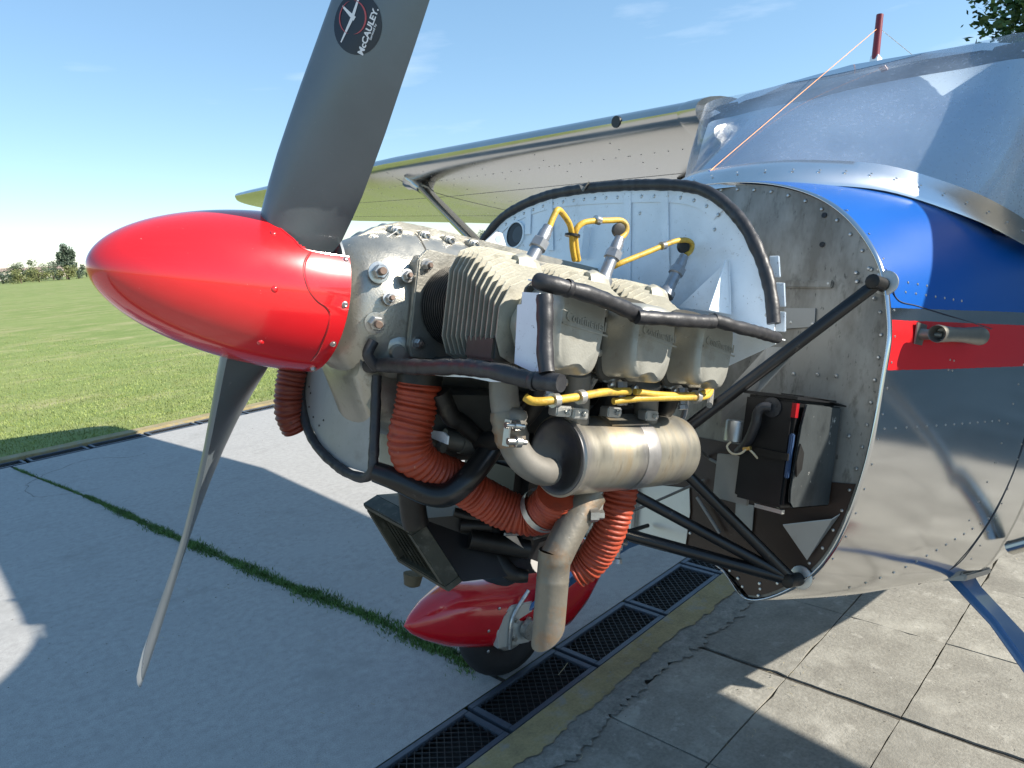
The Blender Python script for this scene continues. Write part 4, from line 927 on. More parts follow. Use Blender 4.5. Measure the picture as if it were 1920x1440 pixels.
# saddle between the fins for the spark plug
sad = MB(); sad.rings([sec(.000, .015, .094, .04, 14, .8, -.258), sec(.014, .018, .100, .04, 14, .8, -.258), sec(.040, .018, .094, .04, 14, .8, -.258), sec(.054, .014, .076, .04, 14, .8, -.258)]); sad = sad.mesh('plug_saddle', FIN, 45)
def cover_outline(k):
    P = [(-.050, .030), (-.054, 0), (-.053, -.034), (-.046, -.062), (-.030, -.070), (-.010, -.066), (.006, -.066), (.020, -.073), (.036, -.072), (.048, -.056), (.053, -.030), (.056, 0), (.052, .030), (.030, .042), (-.03, .042)]
    c = Vector((0, -.016)); return [c+(Vector(p)-c)*k for p in P]
cov = MB(); rr_ = []
for y, k_ in ((-.3585, 1.03), (-.3620, 1.02), (-.395, 1.0), (-.408, .975), (-.415, .92), (-.4185, .84)):
    pl = [Vector((p.x, p.y, 0)) for p in cover_outline(k_)]; pl = spline(pl+[pl[0]], 3)[:-1]; rr_.append([(p.x*.88, y, p.y) for p in pl])
covf = MB(); pl = [Vector((p.x, p.y, 0)) for p in cover_outline(1.15)]; pl = spline(pl+[pl[0]], 3)[:-1]; covf.plate([(p.x*.94, -.352, p.y) for p in pl], (0, -1, 0), .0064); covf = covf.mesh('cover_flange', SUMP, 0, .001)  # flange coloured dark grey to paint in the shadow around the cover
cov.rings(rr_); cov = cov.mesh('rocker_cover', ROCKER, 38)
txt = None
flm = MB(); flm.plate([(-.070, -.1065, -.078), (.070, -.1065, -.078), (.078, -.1065, -.06), (.078, -.1065, .078), (.062, -.1065, .096), (-.062, -.1065, .096), (-.078, -.1065, .078), (-.078, -.1065, -.06)], (0, -1, 0), .010); flm.plate([(-.074, -.1063, -.05), (.074, -.1063, -.05), (.074, -.1063, .072), (.06, -.1063, .088), (-.06, -.1063, .088), (-.074, -.1063, .072)], (0, 1, 0), .062); flm = flm.mesh('cylinder_pad', CRANK, 0, .002)
for i, cx in enumerate(CX_):
    o = link('cylinder', barrel, air, loc=(cx, 0, 0), label=['front cylinder of the near bank', 'middle cylinder of the near bank', 'rear cylinder of the near bank'][i])
    link('barrel_fins', bfin, o, kind='stuff'); link('cylinder_head', head, o); link('cylinder_pad', flm, o); link('plug_saddle', sad, o)
    for q in range(NF): link('fin', finmesh[q], o)
    for dx, dz in ((-.062, .070), (.062, .070), (-.062, -.055), (.062, -.055)): link('nut', smallnut, o, loc=(dx, -.116, dz), rot=align((0, -1, 0)))
    c = link('rocker_cover', cov, air, loc=(cx, 0, 0), label=['front rocker cover, fully sunlit with raised maker lettering', 'middle rocker cover, upper half shaded', 'rear rocker cover, mostly shaded'][i])
    link('cover_flange', covf, c)
    me = text_mesh('Continental', .0165, .0)
    for v in me.vertices: v.co = Vector((v.co.x+.006, -.4192+.0, v.co.y*1.15-.006+v.co.x*(-.10)))
    bmx = bmesh.new(); bmx.from_mesh(me); ret = bmesh.ops.extrude_face_region(bmx, geom=list(bmx.faces)); 
    for el in ret['geom']:
        if isinstance(el, bmesh.types.BMVert): el.co.y -= .0013
    bmx.to_mesh(me); bmx.free(); me.materials.clear(); me.materials.append(ROCKER); link('lettering', me, c)
    mb = MB(); mb.obox((.006, -.4190, -.0105), (.044, 0, -.0044), (0, .0010, 0), (0, 0, .0012)); part('lettering_underline', mb, ROCKER, c)
    mb = MB()
    for x_, z_ in ((-.052, .02), (.054, .02), (-.055, -.035), (.054, -.04), (-.02, -.078), (.03, -.080)): mb.lathe((x_*1.09, -.360, z_*1.08), (0, -1, 0), [(0, .0065), (.006, .0060), (.007, .004)], 8)
    part('cover_screws', mb, STEEL, c, kind='stuff')
# exhaust port block at the front lower side of the first head
mb = MB(); mb.obox((CX_[0]-.030, -.285, -.050), (.038, 0, 0), (0, .034, 0), (0, 0, .018)); part('exhaust_port', mb, SUMP, air, bevel=.004)
# push rod tubes under the barrels
for cx in CX_:
    mb = MB()
    for dx in (-.022, .022): mb.tube([(cx+dx, -.10, -.085), (cx+dx*.9, -.35, -.055)], .010, 10)
    part('pushrod_tube', mb, SUMP, air)
# ---------------- spark plugs and ignition leads
def plug_top(p0, p1):
    a, b = Vector(p0), Vector(p1); d = (b-a).normalized(); Ln = (b-a).length
    mb = MB(); mb.lathe(a-d*.012, d, [(0, .016), (.010, .016), (.012, .0125), (.020, .0105), (Ln*.60, .0105), (Ln*.60+.001, .0125), (Ln*.62, .0135)], 18)
    mb.lathe(a-d*.012, d, [(Ln*.62, .0145), (Ln*.80, .0145), (Ln*.82, .013)], 6); mb.lathe(a-d*.012, d, [(Ln*.82, .0105), (Ln*1.0, .0100), (Ln*1.04, .0088), (Ln*1.14, .0085)], 16)
    return part('spark_plug', mb, PLUG, air, smooth=35)
plug_top((0.290, -0.255, 0.080), (0.324, -0.255, 0.150)); plug_top((0.462, -0.255, 0.092), (0.489, -0.255, 0.165)); plug_top((0.633, -0.255, 0.095), (0.669, -0.255, 0.165))
def lead(pts, r=.0050, name='ignition_lead'):
    mb = MB(); mb.tube(pts, r, 10); return part(name, mb, YEL, air)
def collar(p, d, r=.0078, l=.008, m_=None):
    mb = MB(); d = Vector(d).normalized(); mb.lathe(Vector(p)-d*l/2, d, [(0, r), (l, r)], 14); return part('lead_clip', mb, m_ or STEEL, air)
lead([(0.326, -0.255, 0.150), (0.331, -0.255, 0.165), (0.339, -0.255, 0.179), (0.356, -0.250, 0.176), (0.382, -0.240, 0.166), (0.399, -0.230, 0.153), (0.414, -0.220, 0.134), (0.432, -0.210, 0.117)])
lead([(0.490, -0.255, 0.163), (0.501, -0.255, 0.174), (0.501, -0.255, 0.187), (0.491, -0.250, 0.194), (0.465, -0.245, 0.189), (0.430, -0.240, 0.181), (0.413, -0.235, 0.173), (0.407, -0.230, 0.159), (0.422, -0.220, 0.138), (0.441, -0.210, 0.118)])
lead([(0.673, -0.255, 0.167), (0.686, -0.255, 0.178), (0.687, -0.255, 0.190), (0.669, -0.255, 0.194), (0.637, -0.250, 0.185), (0.583, -0.240, 0.157), (0.531, -0.230, 0.130), (0.519, -0.220, 0.120)])
collar((0.401, -0.230, 0.152), (0, 0, 1), .013, .004, BLACK); collar((0.442, -0.243, 0.185), (1, 0, 0), .0075, .010); collar((0.614, -0.247, 0.174), (1, 0, .3), .0075, .010)
mb = MB()
for p in ((0.489, -0.250, 0.177), (0.669, -0.250, 0.182)): mb.lathe(p, (-.3, -1, 0), [(-.004, .012), (.004, .012), (.005, .006)], 14)
part('elbow_fittings', mb, DARK, air, kind='stuff')
lead([(0.225, -0.360, -0.112), (0.231, -0.370, -0.116), (0.252, -0.380, -0.113), (0.298, -0.385, -0.105), (0.352, -0.385, -0.095), (0.416, -0.380, -0.090)], .0060)
lead([(0.429, -0.380, -0.090), (0.474, -0.385, -0.091), (0.543, -0.385, -0.089), (0.588, -0.385, -0.084), (0.615, -0.380, -0.078), (0.625, -0.375, -0.068)], .0052)
lead([(0.394, -0.370, -0.108), (0.443, -0.380, -0.100), (0.523, -0.390, -0.093), (0.588, -0.390, -0.089), (0.615, -0.385, -0.082), (0.632, -0.375, -0.070)], .0052)
for p, d in (((0.262, -0.380, -0.112), (1, 0, .1)), ((0.307, -0.385, -0.104), (1, 0, .2)), ((0.575, -0.388, -0.089), (1, 0, 0))): collar(p, d, .0105, .010, ZINC)
# ---------------- baffles and seals
rearY = [(0.700, 0.408, 0.201), (0.700, 0.405, 0.222), (0.700, 0.364, 0.260), (0.700, 0.306, 0.290), (0.700, 0.194, 0.316), (0.700, 0.055, 0.322), (0.700, -0.098, 0.315), (0.700, -0.220, 0.300), (0.700, -0.290, 0.273), (0.700, -0.354, 0.220), (0.700, -0.401, 0.152), (0.700, -0.427, 0.092), (0.700, -0.442, 0.029)]
arc = spline([Vector(p) for p in rearY], 6)
mb = MB(); low_ = [Vector((.70, -.445, .015)), Vector((.70, -.30, -.06)), Vector((.70, -.10, -.08)), Vector((.70, .18, -.02)), Vector((.70, .36, .12))]
mb.plate(arc+low_, (1, 0, 0), .002); rear = part('rear_baffle', mb, WHITE, air, smooth=0, label='tall white arched baffle behind the cylinders')
mb = MB(); mb.tube([p+Vector((-.003, 0, .004)) for p in arc[1::3]], .0115, 14, sub=4, jit=.06); part('baffle_seal', mb, RUBBER, air, label='black rubber seal over the arched rear baffle')
# riveted flange along the arc, overlapping sheet edges, rivets, hole
fl = MB(); n_ = len(arc); cen = Vector((.70, -.02, .0)); inn = [p+(cen-p).normalized()*.032 for p in arc]
a0 = int(n_*.12); a1 = int(n_*.70)
fl.add([p+Vector((-.0022, 0, 0)) for p in arc[a0:a1]]+[p+Vector((-.0022, 0, 0)) for p in inn[a0:a1]]+[p+Vector((-.0008, 0, 0)) for p in inn[a0:a1]],
       [(i, i+1, (a1-a0)+i+1, (a1-a0)+i) for i in range(a1-a0-1)]+[((a1-a0)+i, (a1-a0)+i+1, 2*(a1-a0)+i+1, 2*(a1-a0)+i) for i in range(a1-a0-1)]); part('baffle_flange', fl, WHITE, rear, smooth=30)
rv = MB()
for p in resample(arc[a0:a1], .034): q = p+(cen-p).normalized()*.020; rv.dome(q+Vector((-.0022, 0, 0)), (-1, 0, 0), .0042)
for p in ((0.700, -0.404, 0.129), (0.700, -0.421, 0.064), (0.700, -0.292, 0.218), (0.700, -0.106, 0.261), (0.700, -0.075, 0.186)): rv.dome(Vector(p)+Vector((-.0003, 0, 0)), (-1, 0, 0), .004)
part('baffle_rivets', rv, RIVET, rear, kind='stuff')
for px0, px1 in (((0.698, 0.171, 0.315), (0.698, 0.146, 0.193)), ((0.698, -0.069, 0.307), (0.698, -0.102, 0.086)), ((0.698, -0.165, 0.299), (0.698, -0.203, 0.088)), ((0.698, 0.241, 0.295), (0.698, 0.234, 0.234))):
    a, b = Vector(px0), Vector(px1); mb = MB(); mb.obox((a+b)/2-Vector((.0012, 0, 0)), (b-a)/2, (.0012, 0, 0), (0, .009, 0)); part('sheet_overlap', mb, WHITE, rear, smooth=0)
h_ = Vector((0.700, 0.280, 0.235)); mb = MB(); mb.lathe(h_+Vector((-.006, 0, 0)), (1, 0, 0), [(0, .030), (.0, .0335), (.007, .0335)], 30, (False, False)); part('hole_rim', mb, WHITE, rear)
mb = MB(); mb.lathe(h_+Vector((-.004, 0, 0)), (1, 0, 0), [(.0, .030), (.0001, .0299)], 30); part('duct_opening', mb, BLACK, rear)
mb = MB(); mb.lathe(h_+Vector((-.0055, -.012, .0)), (1, 0, 0), [(.0, .020), (.0001, .0199)], 30); part('duct_inner', mb, mat('duct_blue', (.05, .065, .08), .6), rear)
mb = MB(); a = Vector((0.690, -0.340, 0.157)); b = Vector((0.690, -0.265, 0.068)); c_ = Vector((0.690, -0.358, 0.061)); off = Vector((-.075, 0, 0))
mb.plate([a, c_, c_+off*.9, a+off*.15], (0, 1, 0), .002); mb.plate([a+Vector((-.004, 0, 0)), c_+Vector((-.004, 0, 0)), b+Vector((-.030, 0, 0))], (-1, 0, 0), .002); part('gusset', mb, WHITE, rear, smooth=0)
mb = MB(); a = Vector((0.690, 0.029, 0.205)); mb.obox(a, (.012, 0, 0), (0, .0015, 0), (0, 0, .035)); part('rib', mb, WHITE, rear)
tabs = [((0.720, -0.409, 0.170), (0.720, -0.417, 0.132)), ((0.720, -0.426, 0.123), (0.720, -0.434, 0.081)), ((0.720, -0.435, 0.073), (0.720, -0.440, 0.038))]
for a, b in tabs:
    a, b = Vector(a), Vector(b); mb = MB(); mb.obox((a+b)/2, (b-a)/2, (0, .010, 0), (.0014, 0, 0)); part('edge_tab', mb, WHITE, rear, bevel=.003)
def seal(pts, r=.0105, label=None):
    mb = MB(); mb.tube(pts, r, 14, caps=(True, True), jit=.07); return part('baffle_seal', mb, RUBBER, air, label=label)
seal([(0.161, -0.430, 0.039), (0.164, -0.440, 0.037), (0.190, -0.450, 0.035), (0.234, -0.455, 0.032), (0.281, -0.455, 0.026), (0.328, -0.450, 0.020)], .0108, 'black seal tube over the front rocker cover')
seal([(0.321, -0.458, 0.015), (0.373, -0.468, 0.019), (0.429, -0.472, 0.023), (0.471, -0.474, 0.027)], .0100, 'black seal tube over the middle rocker cover')
seal([(0.481, -0.468, 0.031), (0.533, -0.474, 0.027), (0.600, -0.470, 0.026), (0.677, -0.460, 0.024)], .0100, 'black seal tube over the rear rocker cover')
seal([(0.140, -0.058, -0.102), (0.140, -0.118, -0.095), (0.140, -0.237, -0.088), (0.145, -0.319, -0.080), (0.150, -0.388, -0.080), (0.160, -0.429, -0.084), (0.170, -0.484, -0.083)], .0115, 'long black seal along the lower front baffle')
seal([(0.165, -0.441, 0.022), (0.165, -0.447, -0.009), (0.165, -0.454, -0.048), (0.165, -0.462, -0.073)], .0105, 'short upright black seal in front of the rocker cover')
mb = MB(); mb.plate([(0.175, -0.386, 0.027), (0.175, -0.420, 0.026), (0.175, -0.436, -0.077), (0.175, -0.387, -0.067), (0.175, -0.379, 0.010), (0.175, -0.387, 0.011)], (1, 0, 0), .002); part('front_baffle', mb, WHITE, air, smooth=0, label='narrow white upright baffle by the front rocker cover')
mb = MB(); mb.plate([(.20, -.365, .046), (.26, -.365, .044), (.36, -.365, .034), (.36, -.447, .022), (.26, -.447, .034), (.20, -.440, .041)], (0, 0, 1), .002); mb.plate([(.36, -.365, .036), (.56, -.365, .036), (.70, -.365, .034), (.70, -.462, .022), (.52, -.464, .022), (.362, -.455, .021)], (0, 0, 1), .002); part('side_baffle', mb, WHITE, air, smooth=0)
mb = MB()   # floor of the front baffle and its torn white lip
mb.plate([(.146, -.075, -.098), (.15, -.43, -.086), (.23, -.43, -.088), (.235, -.11, -.100)], (0, 0, -1), .002); part('baffle_floor', mb, GREYP, air, smooth=0)
mb = MB(); mb.plate([(0.150, -0.210, -0.099), (0.150, -0.301, -0.090), (0.150, -0.389, -0.086), (0.150, -0.398, -0.092), (0.150, -0.373, -0.094), (0.150, -0.327, -0.093), (0.150, -0.271, -0.097)], (1, 0, 0), .002)
mb.plate([(0.152, -0.401, -0.088), (0.152, -0.429, -0.088), (0.152, -0.427, -0.092), (0.152, -0.404, -0.092)], (1, 0, 0), .002); part('baffle_lip', mb, WHITE, air, smooth=0)
# far-side front plate with its seal, and inner wall
plateF = [(0.160, 0.192, -0.126), (0.160, 0.195, -0.177), (0.160, 0.163, -0.223), (0.160, 0.110, -0.257), (0.160, 0.021, -0.279), (0.160, -0.072, -0.275), (0.160, -0.080, -0.249), (0.160, -0.051, -0.104), (0.160, 0.071, -0.067)]
mb = MB(); mb.plate(plateF, (1, 0, 0), .002); fp = part('lower_baffle', mb, GREYP, air, smooth=0, label='pale grey lower baffle plate under the spinner')
seal([(0.155, 0.199, -0.127), (0.155, 0.198, -0.178), (0.155, 0.164, -0.229), (0.155, 0.104, -0.264), (0.155, 0.010, -0.284), (0.155, -0.061, -0.284), (0.155, -0.091, -0.269), (0.155, -0.091, -0.238), (0.155, -0.083, -0.179), (0.155, -0.073, -0.115)], .0085, 'black seal round the lower grey baffle plate')
mb = MB(); mb.plate([(0.150, 0.056, -0.114), (0.152, 0.036, -0.148), (0.150, -0.078, -0.147), (0.150, -0.069, -0.103)], (1, 0, 0), .003); part('nose_bracket', mb, SUMP, fp, smooth=0)
mb = MB(); mb.plate([(0.150, 0.019, -0.120), (0.150, -0.085, -0.179), (0.150, -0.070, -0.112)], (1, 0, 0), .002); part('nose_web', mb, CRANK, fp, smooth=0)
rv = MB()
for p in ((0.160, 0.178, -0.160), (0.160, 0.169, -0.171), (0.160, 0.105, -0.213), (0.160, 0.120, -0.225), (0.160, 0.169, -0.197), (0.160, 0.147, -0.213)): rv.dome((.1595, p[1], p[2]), (-1, 0, 0), .0022)
part('plate_holes', rv, BLACK, fp, kind='stuff')
mb = MB(); p = Vector((0.145, -0.017, -0.152)); mb.lathe(p, (0, -1, 0), [(-.02, .003), (.012, .003), (.012, .005), (.018, .005)], 6); part('latch_bolt', mb, STEEL, fp)
# panels behind the front hose
mb = MB(); mb.plate([(0.250, 0.097, -0.120), (0.250, -0.007, -0.110), (0.250, -0.060, -0.281), (0.250, 0.041, -0.304)], (1, 0, 0), .003); part('scoop_panel', mb, GREYP, air, smooth=0)
mb = MB(); mb.plate([(0.245, 0.050, -0.201), (0.245, 0.003, -0.197), (0.245, -0.001, -0.214), (0.245, 0.047, -0.218)], (1, 0, 0), .003); part('white_bracket', mb, WHITE, air, smooth=0); mb = MB(); mb.plate([(0.240, -0.110, -0.195), (0.240, -0.156, -0.192), (0.240, -0.169, -0.197), (0.240, -0.169, -0.210), (0.240, -0.110, -0.206)], (1, 0, 0), .003); part('white_bracket', mb, WHITE, air, smooth=0)
mb = MB(); mb.lathe((0.253, -0.140, -0.205), (.75, -.2, -.1), [(0, .017), (.03, .017), (.031, .02), (.06, .02)], 16); mb.lathe((0.237, -0.150, -0.217), (.2, -1, 0), [(0, .008), (.012, .008)], 8); part('rubber_mount', mb, SUMP, air)
mb = MB(); mb.plate([(0.316, -0.130, -0.205), (0.362, -0.130, -0.217), (0.356, -0.130, -0.221), (0.345, -0.130, -0.223), (0.362, -0.130, -0.234)], (0, 1, 0), .003); part('torn_tab', mb, WHITE, air, smooth=0)
# ---------------- sump, carburettor, air box
mb = MB(); mb.rings([sec(.26, .10, -.12, -.235, ex=.5), sec(.30, .125, -.12, -.255, ex=.5), sec(.58, .125, -.12, -.255, ex=.5), sec(.62, .11, -.12, -.235, ex=.5)]); part('oil_sump', mb, SUMP, air, smooth=45)
mb = MB(); mb.plate([(0.243, -0.160, -0.131), (0.330, -0.160, -0.128), (0.350, -0.160, -0.180), (0.345, -0.160, -0.225), (0.289, -0.160, -0.192), (0.254, -0.160, -0.174)], (0, 1, 0), .004); part('sump_shield', mb, SUMP, air, smooth=0)
mb = MB(); mb.tube([(0.214, -0.170, -0.127), (0.240, -0.170, -0.164), (0.259, -0.170, -0.172), (0.293, -0.170, -0.193), (0.323, -0.170, -0.210)], [.016, .014], 10); part('intake_pipe', mb, DARK, air)
mb = MB(); mb.tube([(0.158, -0.100, -0.267), (0.180, -0.130, -0.274), (0.218, -0.160, -0.290), (0.243, -0.180, -0.289), (0.267, -0.190, -0.268), (0.295, -0.190, -0.238), (0.321, -0.190, -0.202)], [.017, .019, .02, .019], 14); part('engine_mount_bow', mb, MOUNT, air, smooth=60)
mb = MB(); mb.tube([(0.280, -0.020, -0.313), (0.291, -0.020, -0.357), (0.300, -0.020, -0.382)], .024, 14); part('intake_elbow', mb, DARK, air)
mb = MB(); mb.box((.47, -.10, -.42), (.62, .10, -.25)); part('carburettor_bowl', mb, BLACK, air, bevel=.02)
mb = MB(); mb.tube([(0.392, -0.030, -0.385), (0.442, -0.060, -0.381)], .014, 12); mb.tube([(0.381, -0.020, -0.362), (0.478, -0.080, -0.383)], .010, 10); mb.tube([(0.402, -0.050, -0.406), (0.508, -0.100, -0.421)], .018, 12); mb.tube([(0.473, -0.050, -0.448), (0.492, -0.080, -0.472), (0.516, -0.100, -0.474)], [.02, .012], 12); part('linkage', mb, DARK, air)
mb = MB(); mb.plate([(0.430, -0.120, -0.385), (0.456, -0.120, -0.386), (0.472, -0.120, -0.406), (0.478, -0.120, -0.411), (0.455, -0.120, -0.399)], (0, 1, 0), .003); mb.tube([(0.427, -0.120, -0.381), (0.460, -0.120, -0.383)], .003, 6); part('zinc_clip', mb, ZINC, air, smooth=0)
# tilted intake box with screen frame
fa, fb, fc, fd = Vector((0.290, 0.162, -0.384)), Vector((0.290, -0.007, -0.391)), Vector((0.350, -0.074, -0.495)), Vector((0.350, 0.100, -0.491))
nrm = (fb-fa).cross(fd-fa).normalized(); 
if nrm.x > 0: nrm = -nrm
def q4(u, v): return fa.lerp(fb, u).lerp(fd.lerp(fc, u), v)
mb = MB()
for u0, v0, u1, v1 in ((0, 0, 1, .10), (0, .90, 1, 1), (0, .10, .09, .90), (.90, .10, 1, .90)):
    mb.plate([q4(u0, v0), q4(u1, v0), q4(u1, v1), q4(u0, v1)], -nrm, .035)
ib = part('intake_box', mb, FILTER, air, smooth=0, bevel=.002, label='tilted rectangular air intake box with a worn screen frame')
mb = MB(); mb.plate([q4(.02, .02), q4(.98, .02), q4(.98, .98), q4(.02, .98)], -nrm, .002)
for v in mb.v: pass
o = part('screen_back', mb, DARK, ib, smooth=0); o.location = -nrm*.030
slat = None
for q in range(7):
    u = .13+q*.105; mb = MB(); mb.plate([q4(u, .09)-nrm*.012, q4(u+.045, .09)-nrm*.008, q4(u+.045, .91)-nrm*.008, q4(u, .91)-nrm*.012], -nrm, .004); part('slat', mb, FILTER, ib, smooth=0)
back = Vector((.62, 0, -.36))
mb = MB(); r0 = [q4(.0, .0)-nrm*.034, q4(1, 0)-nrm*.034, q4(1, 1)-nrm*.034, q4(0, 1)-nrm*.034]; r1 = [Vector((.60, .10, -.34)), Vector((.60, -.10, -.34)), Vector((.60, -.10, -.47)), Vector((.60, .10, -.47))]
mb.rings([r0, r1]); part('air_box', mb, BLACK, air, smooth=0)
mb = MB(); mb.lathe((0.360, 0.058, -0.501), (0, 0, -1), [(0, .020), (.022, .016), (.026, .008)], 14); part('drain_cap', mb, FILTER, ib)
# ---------------- muffler and exhaust
m0, m1 = Vector((0.357, -0.300, -0.205)), Vector((0.649, -0.300, -0.192)); md = (m1-m0).normalized(); ml = (m1-m0).length
mb = MB(); mb.lathe(m0, md, [(0, .060), (.003, .0645), (.008, .0635), (.012, .0625), (ml*.5, .0628), (ml*.52, .0636), (ml*.60, .0636), (ml*.62, .0628), (ml-.01, .0625), (ml, .060)], 48, (False, True))
mu = part('muffler', mb, MUFF, air, smooth=30, label='fat stainless muffler can with heat tint')
mb = MB(); mb.lathe(m0, md, [(.012, .0005), (.010, .030), (.004, .046), (.002, .050), (-.002, .056), (-.001, .0605), (.003, .0618)], 48, (False, False)); part('end_cap', mb, MUFCAP, mu, smooth=50)
mb = MB(); t_ = m0+md*ml*.42; mb.obox(t_+Vector((0, -.022, .0595)), md*.045, (0, .016, .0062), (0, -.0004, .0012)); part('maker_plate', mb, MUFF, mu)
def pipe(name, pts, r, m_, n=18, smooth=True, parent=None): mb = MB(); mb.tube(pts, r, n); return part(name, mb, m_, parent or air, smooth=50)
rs = pipe('exhaust_riser', [(0.238, -0.285, -0.038), (0.241, -0.288, -0.084), (0.245, -0.292, -0.123), (0.253, -0.300, -0.161), (0.264, -0.305, -0.190), (0.284, -0.310, -0.212), (0.314, -0.312, -0.225), (0.341, -0.305, -0.228)], .0218, RISER); rs['label'] = 'bent front exhaust pipe with bolted clamp running into the muffler'
mb = MB(); cp, cq = Vector((0.248, -0.294, -0.137)), Vector((0.262, -0.304, -0.187)); d = (cq-cp).normalized(); l_ = (cq-cp).length
mb.lathe(cp, d, [(0, .0235), (l_*.2, .0262), (l_*.38, .0245), (l_*.5, .0270), (l_*.62, .0245), (l_*.8, .0262), (l_, .0235)], 22, (False, False)); cl = part('pipe_clamp', mb, EXH, rs, smooth=60)
for px in ((0.229, -0.326, -0.156), (0.231, -0.332, -0.178)):
    mb = MB(); mb.lathe(Vector(px)+Vector((-.005, 0, 0)), (1, -.25, 0), [(0, .005), (.012, .005), (.013, .0085), (.021, .0085), (.022, .004), (.030, .004)], 10); part('clamp_bolt', mb, STEEL, rs)
mb = MB(); mb.obox(Vector((0.229, -0.325, -0.167)), (.0014, 0, 0), (0, .006, 0), (0, 0, .019)); part('clamp_ear', mb, ZINC, rs)
mb = MB(); mb.lathe((0.253, -0.315, -0.139), (.15, -.2, 1), [(-.02, .016), (.0, .016), (.006, .012), (.008, .004)], 16); part('pipe_stub', mb, RISER, rs, smooth=60)
for px in (((0.353, -0.330, -0.072), (0.368, -0.320, -0.122), (0.382, -0.310, -0.156)), ((0.519, -0.330, -0.077), (0.534, -0.320, -0.114), (0.551, -0.310, -0.151))): pipe('exhaust_riser', px, .0200, RISER)
for px, py in (((0.319, -0.335, -0.130), 0), ((0.350, -0.340, -0.132), 0), ((0.430, -0.335, -0.127), 0), ((0.523, -0.335, -0.129), 0)):
    mb = MB(); p = Vector(px); mb.obox(p, (.016, 0, 0), (0, .010, 0), (0, 0, .008)); mb.lathe(p+Vector((.004, -.010, 0)), (0, -1, 0), [(0, .0055), (.007, .0055)], 6); part('flange_clamp', mb, ZINC, air, bevel=.002)
tp = pipe('tailpipe', [(0.459, -0.290, -0.269), (0.434, -0.290, -0.300), (0.411, -0.290, -0.338), (0.393, -0.290, -0.372)], .0262, EXH); tp['label'] = 'heat-stained exhaust tailpipe hanging below the muffler'
mb = MB(); a = Vector((0.390, -0.290, -0.372)); b = Vector((0.397, -0.290, -0.509)); d = (b-a).normalized()
e1 = (Vector((1, 0, 0))-d*d.x).normalized(); e2 = d.cross(e1); rg = []
Lt = (b-a).length
for t, r in ((-.012, .0262), (0, .0270), (.004, .0275), (.008, .0262), (.034, .0262), (.036, .0268), (.039, .0262), (Lt*.8, .0262)): rg.append([a+d*t+(e1*cos(2*pi*i/24)+e2*sin(2*pi*i/24))*r for i in range(24)])
rg.append([a+d*(Lt*.93-.022*cos(2*pi*i/24))+(e1*cos(2*pi*i/24)+e2*sin(2*pi*i/24))*.0262 for i in range(24)])
rg.append([a+d*(Lt*.93-.022*cos(2*pi*i/24))+(e1*cos(2*pi*i/24)+e2*sin(2*pi*i/24))*.0245 for i in range(24)]); rg.append([a+d*(Lt*.4)+(e1*cos(2*pi*i/24)+e2*sin(2*pi*i/24))*.0245 for i in range(24)])
mb.rings(rg, (False, True)); part('tailpipe_end', mb, EXH, tp, smooth=40)
mb = MB(); mb.lathe((0.435, -0.312, -0.299), (.9, -.5, .1), [(0, .012), (.014, .012), (.015, .008), (.024, .008)], 6); mb.obox((0.444, -0.300, -0.298), (.022, 0, .01), (0, .012, 0), (.0, 0, .013)); part('tailpipe_bolt', mb, STEEL, tp)
# ---------------- orange ducts
def duct(pts, r, m_, label, cl=()):
    mb = MB(); mb.tube(pts, r, 22, corr=(.0088, .0017)); o = part('air_duct', mb, m_, air, smooth=60, label=label); return o
dA = duct([(0.193, -0.140, -0.093), (0.195, -0.140, -0.127), (0.191, -0.140, -0.170), (0.187, -0.140, -0.204), (0.199, -0.140, -0.234), (0.237, -0.140, -0.258), (0.294, -0.140, -0.279), (0.350, -0.155, -0.309), (0.391, -0.180, -0.326), (0.414, -0.210, -0.324), (0.409, -0.250, -0.294), (0.399, -0.270, -0.272)], .0335, HOSE, 'orange corrugated duct curving under the front of the engine')
mb = MB(); a = Vector((0.194, -0.140, -0.112)); mb.lathe(a+Vector((0, 0, .010)), (0, 0, -1), [(0, .0362), (.016, .0362)], 24); part('duct_band', mb, DARK, dA)
a, b = Vector((0.415, -0.212, -0.319)), Vector((0.414, -0.232, -0.303)); mb = MB(); mb.lathe(a.lerp(b, .2), b-a, [(0, .0392), (.013, .0394)], 24, (False, False)); part('duct_clamp', mb, ZINC, dA)
duct([(0.589, -0.240, -0.264), (0.587, -0.240, -0.294), (0.583, -0.235, -0.340), (0.581, -0.220, -0.383), (0.574, -0.200, -0.424), (0.559, -0.180, -0.445)], .0305, HOSE, 'orange corrugated duct hanging below the rear of the muffler')
duct([(0.131, 0.200, -0.099), (0.133, 0.200, -0.134), (0.130, 0.200, -0.174), (0.136, 0.200, -0.214), (0.154, 0.200, -0.244)], .0255, HOSED, 'brown corrugated duct hanging beyond the lower baffle')
